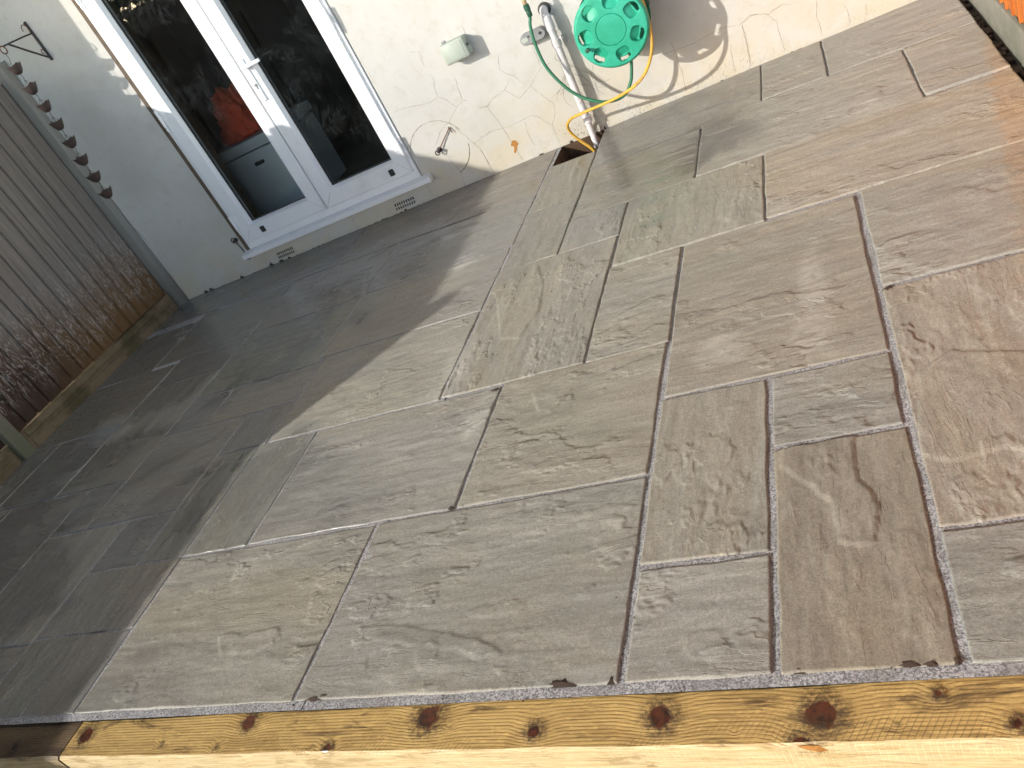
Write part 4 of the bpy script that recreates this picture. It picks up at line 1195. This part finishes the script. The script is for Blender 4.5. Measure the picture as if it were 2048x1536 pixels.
# ------------------------------------------------------------------ hanging basket bracket and rain chain
br = thing('hanging_bracket', 'black iron scroll bracket on the wall above the fence post', 'bracket', on_wall(-4.21, 0, 1.82), WA)
b_ = MB(); b_.box(-.007, .007, -.014, 0, -.115, .125, .003); b_.build('back_plate', M['iron'], br)
b_ = MB(); b_.tube([(0, -.012, .055), (0, -.10, .055), (0, -.28, .048)], .0048, 8); b_.build('arm', M['iron'], br, True)
b_ = MB(); b_.tube([(0, -.020, -.092), (0, -.12, -.03), (0, -.235, .046)], .0058, 8); b_.build('brace', M['iron'], br, True)
for pts, r_ in (([(0, -.012 - .026 * (1 - math.cos(t)), .085 + .028 * math.sin(t)) for t in np.arange(-.9, 3.6, .25)], .0030),
                ([(0, -.018 - .012 * (1 - math.cos(t)), -.055 + .014 * math.sin(t)) for t in np.arange(-.4, 4.4, .3)], .0026),
                ([(0, -.300 + .022 * math.cos(t), .030 + .022 * math.sin(t)) for t in np.arange(1.3, 8.2, .3)], .0042)):
    b_ = MB(); b_.tube(pts, r_, 7); b_.build('scroll', M['rust'], br, True)

rc = thing('rain_chain', 'rain chain of eight small copper cups hanging from the bracket', 'rain chain', on_wall(-4.21, 0.315, 1.82), WA)
cups = [(.002, .0, -.085), (.004, -.002, -.208), (.004, -.002, -.322), (-.002, -.004, -.437), (-.004, -.008, -.553), (-.010, -.016, -.668), (-.012, -.018, -.784), (-.012, -.020, -.898)]
for i, (cx, cy, cz) in enumerate(cups):
    b = MB(); sz = .040
    rot = math.radians(18 + random.uniform(-14, 14)); tlx = random.uniform(-.12, .12)
    loops = []
    prof = [(.010, -.030), (.018, -.027), (.028, -.012), (.034, .005), (sz, .022)]
    N = 32
    for r, z in prof + [(sz * .92, .021), (.031, .005), (.025, -.012), (.008, -.023)]:
        sq = sstep(np.array(r), .012, .048)
        lp = []
        for k in range(N):
            a = 2 * math.pi * k / N
            q = 1 / max(abs(math.cos(a)), abs(math.sin(a)))
            rr = r * (1 + float(sq) * (min(q, 1.38) - 1) * .7)
            x, y = rr * math.cos(a + rot), rr * math.sin(a + rot)
            zz = z + float(sq) * .010 * (q - 1) / .41 * (1 if z > .018 else 0) + x * tlx
            lp.append((x + cx, y + cy, zz + cz))
        loops.append(lp)
    vs = [p for l in loops for p in l]
    fs = [(j * N + k, j * N + (k + 1) % N, (j + 1) * N + (k + 1) % N, (j + 1) * N + k) for j in range(len(loops) - 1) for k in range(N)]
    fs.append(tuple(range((len(loops) - 1) * N, len(loops) * N)))
    b.add(vs, fs)
    b.build('cup', M['copper'], rc, True)
b_ = MB()
prev = Vector((0, .008, .012))
b_.tube(spline([prev, (.004, .004, -.02), (-.004, 0, -.045), (0, 0, -.075)], 5), .0016, 6)
for i, c in enumerate(cups):
    c = Vector(c)
    if i < 7:
        nx = Vector(cups[i + 1])
        mid = c.lerp(nx, .52)
        b_.tube(spline([c + Vector((0, 0, -.03)), mid + Vector((.004, 0, .012)), mid, nx + Vector((0, 0, -.005))], 5), .0018, 6)
        for dx in (-.026, .026):
            b_.tube([mid, nx + Vector((dx, 0, .022))], .0011, 5)
    else:
        b_.tube(spline([c + Vector((0, 0, -.03)), c + Vector((.003, 0, -.10)), c + Vector((-.004, 0, -.22)), c + Vector((.002, .02, -.36))], 5), .0012, 5)
b_.build('wire', M['iron'], rc, True)
# end of a black cable high on the wall
kb = MB(); kb.tube(spline([(-.01, -.012, .25), (.004, -.016, .12), (.002, -.016, .03), (-.016, -.014, -.018), (-.032, -.012, .0)], 8), .006, 8)
tag(kb.build('cable', M['black'], None, True, on_wall(-4.49, 0, 2.13), WA), 'loose black cable on the wall high above the fence', 'cable')

# ------------------------------------------------------------------ left fence: close-boarded panels on mossy gravel boards
FX = -4.585
def board_panel(bm_, y0, y1, z0, z1, facing=1, x=FX, wd=0.104, jit=0.012, gap=0.006):
    """feather-edged vertical boards overlapping along y"""
    y = y0
    while y < y1 - 0.01:
        w = wd * random.uniform(.92, 1.08)
        e = min(y + w - gap, y1)
        t0, t1 = -.004, .019
        zt = z1 + random.uniform(-jit, jit) * .5
        zb = z0 + random.uniform(0, .006)
        f = facing
        tw = random.uniform(-.0015, .0015)
        pts = []
        for z in (zb, zt):
            pts += [(x, y, z), (x + f * (t1 + tw), y, z), (x + f * (t0 + tw + .010), e, z), (x + f * .009, e, z)]
        bm_.add(pts, [(0, 1, 2, 3), (4, 7, 6, 5), (0, 4, 5, 1), (1, 5, 6, 2), (2, 6, 7, 3), (3, 7, 4, 0)])
        y += w
def left_bay(label, y0, y1, ztop, posts):
    f = thing('wooden_fence', label, 'fence', (FX, (y0 + y1) / 2, 0), 0, 'weathered fence bays along the left side')
    inv = (-FX, -(y0 + y1) / 2, 0)
    def bld(mb_, nm, mat, smooth=False):
        o = mb_.build(nm, mat, f, smooth)
        o.matrix_parent_inverse = Matrix.Translation(inv)
        return o
    b = MB(); board_panel(b, y0, y1, .125, ztop); bld(b, 'board_panel', M['board'])
    b = MB(); b.box(FX - .0025, FX + .001, y0, y1, .14, ztop - .02); bld(b, 'gap_shade', M['soil'])  # added dark sheet, standing for the shade in the gaps between boards
    for zr in (.45, ztop - .30):
        b = MB(); b.box(FX - .045, FX - .003, y0, y1, zr, zr + .08, .004); bld(b, 'rail', M['post2'])
    b = MB()
    b.box(FX - .02, FX + .024, y0 + .002, y1 - .002, -.28, .122, .006)
    b.box(FX + .0245, FX + .040, y0 + .03, y1 - .03, .078, .118, .005)
    b.box(FX + .0245, FX + .040, y0 + .03, y1 - .03, -.02, .050, .005)
    b.box(FX + .0245, FX + .040, y0 + .002, y0 + .028, -.02, .118, .005)
    bld(b, 'gravel_board', M['gravelL'])
    for (pa, pc, px, pz, pm) in posts:
        b = MB(); b.box(px, px + .085, pa, pc, -.28, pz, .006); bld(b, 'post', M[pm])
    return f
left_bay('weathered grey fence bay with rust brown wet boards next to the house wall', 2.665, 4.225, 1.755, [(4.228, 4.290, -4.592, 1.835, 'post'), (2.578, 2.663, -4.615, 1.83, 'post2')])
left_bay('second weathered fence bay left of the frame edge', .85, 2.576, 1.84, [(.763, .848, -4.615, 1.88, 'post2')])
left_bay('third weathered fence bay towards the garden', -.25, .761, 1.88, [(-.337, -.252, -4.615, 1.95, 'post2')])
left_bay('low weathered fence bay at the garden end', -3.2, -.339, 1.475, [(-3.287, -3.202, -4.615, 1.52, 'post2')])
# filler piece of weathered post that touches the house wall
b = MB(); b.box(-4.592, -4.507, 4.291, wall_y(-4.55) - .004, -.1, 1.835, .003)
fo = thing('fence_post', 'pale weathered timber upright fixed to the house wall at the fence end', 'post', (-4.55, 4.3, 0))
o = b.build('upright', M['post'], fo); o.matrix_parent_inverse = Matrix.Translation((4.55, -4.3, 0))

# ------------------------------------------------------------------ right fence: orange stained boards on a concrete gravel board
rf = thing('wooden_fence', 'orange stained fence on a grey concrete gravel board at the right', 'fence', (.66, 2, 0))
def rbld(mb_, nm, mat):
    o = mb_.build(nm, mat, rf); o.matrix_parent_inverse = Matrix.Translation((-.66, -2, 0)); return o
b = MB(); b.box(.632, .668, -.6, wall_y(.65) - .01, -.28, .112, .006); rbld(b, 'gravel_board', M['gravelR'])
b = MB(); board_panel(b, -.6, wall_y(.65) - .012, .114, .98, -1, .660, .10); rbld(b, 'board_panel', M['orange'])
b = MB(); b.box(.662, .74, -.6, 4.6, .70, .78, .004); rbld(b, 'rail', M['orange'])
# rubble in the slot between slabs and gravel board
sb = MB()
for i in range(160):
    yy = random.uniform(.9, 4.6); xx = random.uniform(.592, .628); r = random.uniform(.006, .017)
    sb.box(xx - r, xx + r, yy - r * 1.6, yy + r * 1.6, -.075, -.05 + r * random.uniform(.2, 1.2), r * .35)
sb.add([(.585, .89, -.06), (.633, .89, -.06), (.633, 4.66, -.06), (.585, 4.66, -.06)], [(0, 1, 2, 3)])
tag(sb.build('rubble', M['soil']), kind='stuff')

# ------------------------------------------------------------------ timber sleepers edging the patio
KN = [(-1.674, .868, 0, .021), (-1.117, .862, 0, .030), (-.837, .822, 0, .018), (-.565, .845, 0, .026), (-.266, .838, 0, .030), (-.300, .778, -.010, .020),
      (.03, .812, 0, .013), (-1.965, .815, 0, .008), (-1.378, .794, -.008, .012), (-2.31, .850, 0, .026), (-.075, .868, 0, .010), (-1.05, .835, 0, .005), (-.42, .81, 0, .004), (-.145, .815, 0, .005), (-1.75, .80, 0, .009)]
m_sl = sleeper_material("new_softwood", KN, (0.54, 0.365, 0.135), (0.22, 0.125, 0.035), (0.075, 0.044, 0.022))
m_sl2 = sleeper_material("shaded_softwood", [(-2.9, .85, 0, .02), (-2.62, .82, 0, .016)], (0.46, 0.33, 0.17), (0.26, 0.16, 0.08), (0.07, 0.042, 0.028), 0.95, 0.45)
def sleeper(label, x0, x1, y0, y1, mat):
    t = thing('timber_sleeper', label, 'sleeper', ((x0 + x1) / 2, (y0 + y1) / 2, 0), 0, 'timber sleepers edging the patio')
    bm = bmesh.new()
    nx = int((x1 - x0) / .02)
    b = MB()
    prof = [(y1, -.24), (y1, -.012), (y1 - .003, -.0085), (y0 + .006, -.0085), (y0, -.0145), (y0, -.24)]
    k = len(prof)
    vs = []
    for i in range(nx + 1):
        x = x0 + (x1 - x0) * i / nx
        for j, (y, z) in enumerate(prof):
            wob = float(fbm(np.array(x * 3 + j * 5.1), np.array(2.2 + j), 3) - .5)
            wob2 = float(fbm(np.array(x * 22 + j), np.array(7.7), 2) - .5)
            fr = 1 if j in (3, 4) else 0.3
            vs.append((x, y + fr * (wob * .007 + wob2 * .004), z + wob * .005 * (1 if j in (2, 3) else .3)))
    fs = []
    for i in range(nx):
        for j in range(k):
            fs.append((i * k + j, i * k + (j + 1) % k, (i + 1) * k + (j + 1) % k, (i + 1) * k + j))
    fs += [tuple(range(k)), tuple(range(nx * k, nx * k + k))]
    b.add(vs, fs); bm.free()
    o = b.build('beam', mat, t); o.matrix_parent_inverse = Matrix.Translation((-(x0 + x1) / 2, -(y0 + y1) / 2, 0))
    return t
sl1 = sleeper('long yellow new softwood sleeper with dark knots', -2.366, .60, .782, .897, m_sl)
sleeper('brown sleeper end at the left, with shade painted into the wood', -4.60, -2.372, .780, .897, m_sl2)
# torn knot splinter on the front edge
b = MB()
rim_ = [(-.312, .780, -.013), (-.292, .7795, -.010), (-.270, .780, -.013), (-.258, .7795, -.026), (-.276, .779, -.032), (-.298, .7795, -.024)]
b.add(rim_ + [(-.283, .7745, -.020)], [(i_, (i_ + 1) % 6, 6) for i_ in range(6)])
o = b.build('splinter', M['ochre'], sl1); o.matrix_parent_inverse = Matrix.Translation((.883, -.8375, 0))

# ------------------------------------------------------------------ beyond the frame: what shades and what mirrors in the glass
nb = thing('occluder', 'unseen brick occluder added behind the left fence to shade the wall', 'occluder', (-6.4, 3.75, -.3))  # added out of view to cast the shade on the wall
b = MB(); b.box(-7.9 + 6.4, -4.88 + 6.4, 3.20 - 3.75, 4.02 - 3.75, 0, 3.10); b.build('wall', M['brick'], nb)
b = MB(); b.box(-8.0 + 6.4, -4.86 + 6.4, 3.18 - 3.75, 4.04 - 3.75, 3.101, 3.20, .01); b.build('roof', M['roof'], nb)

def hedge(label, loc, rotz, x0, x1, ztop, N, seed):
    hd = thing('hedge', label, 'hedge', loc, rotz)
    g = np.random.default_rng(seed)
    cx = g.uniform(x0, x1, N)
    cz = g.uniform(0.05, 1, N) ** .8 * (ztop + 0.5 * fbm(cx * .8 + 40, cx * 0, 3))
    cy = g.normal(0, .38, N) + 0.25 * (fbm(cx * 1.3 + 9, cz * 1.3, 3) - .5)
    sz = g.uniform(.03, .075, N)
    ax = g.normal(size=(N, 3)); ax /= np.linalg.norm(ax, axis=1)[:, None]
    bx_ = np.cross(ax, g.normal(size=(N, 3))); bx_ /= np.linalg.norm(bx_, axis=1)[:, None]
    ce = np.stack([cx, cy, cz], 1)
    quad = np.stack([ce + ax * sz[:, None], ce + bx_ * (sz * .55)[:, None], ce - ax * sz[:, None], ce - bx_ * (sz * .55)[:, None]], 1).reshape(-1, 3)
    me = bpy.data.meshes.new('foliage'); me.from_pydata(quad.tolist(), [], np.arange(4 * N).reshape(-1, 4).tolist()); me.materials.append(M['leaf'])
    fo_ = bpy.data.objects.new('foliage', me); C.objects.link(fo_); fo_.parent = hd
    b = MB()
    for x in np.arange(x0 + .4, x1, .55):
        b.tube(spline([(x, 0, 0), (x + random.uniform(-.1, .1), .05, 1.2), (x + random.uniform(-.3, .3), 0, ztop)], 5), .05, 7, taper=.3)
    b.build('stems', M['bark'], hd)
hedge('tall dark green hedge across the far end of the garden', (-2, -7.6, -.3), 0, -7, 10, 2.7, 26000, 3)
hedge('unseen dark green hedge added beyond the left fence to darken the glass', (-9.2, -3, -.3), math.radians(90), -4.4, 5.5, 3.2, 20000, 4)  # added to block the sky glow mirrored in the doors
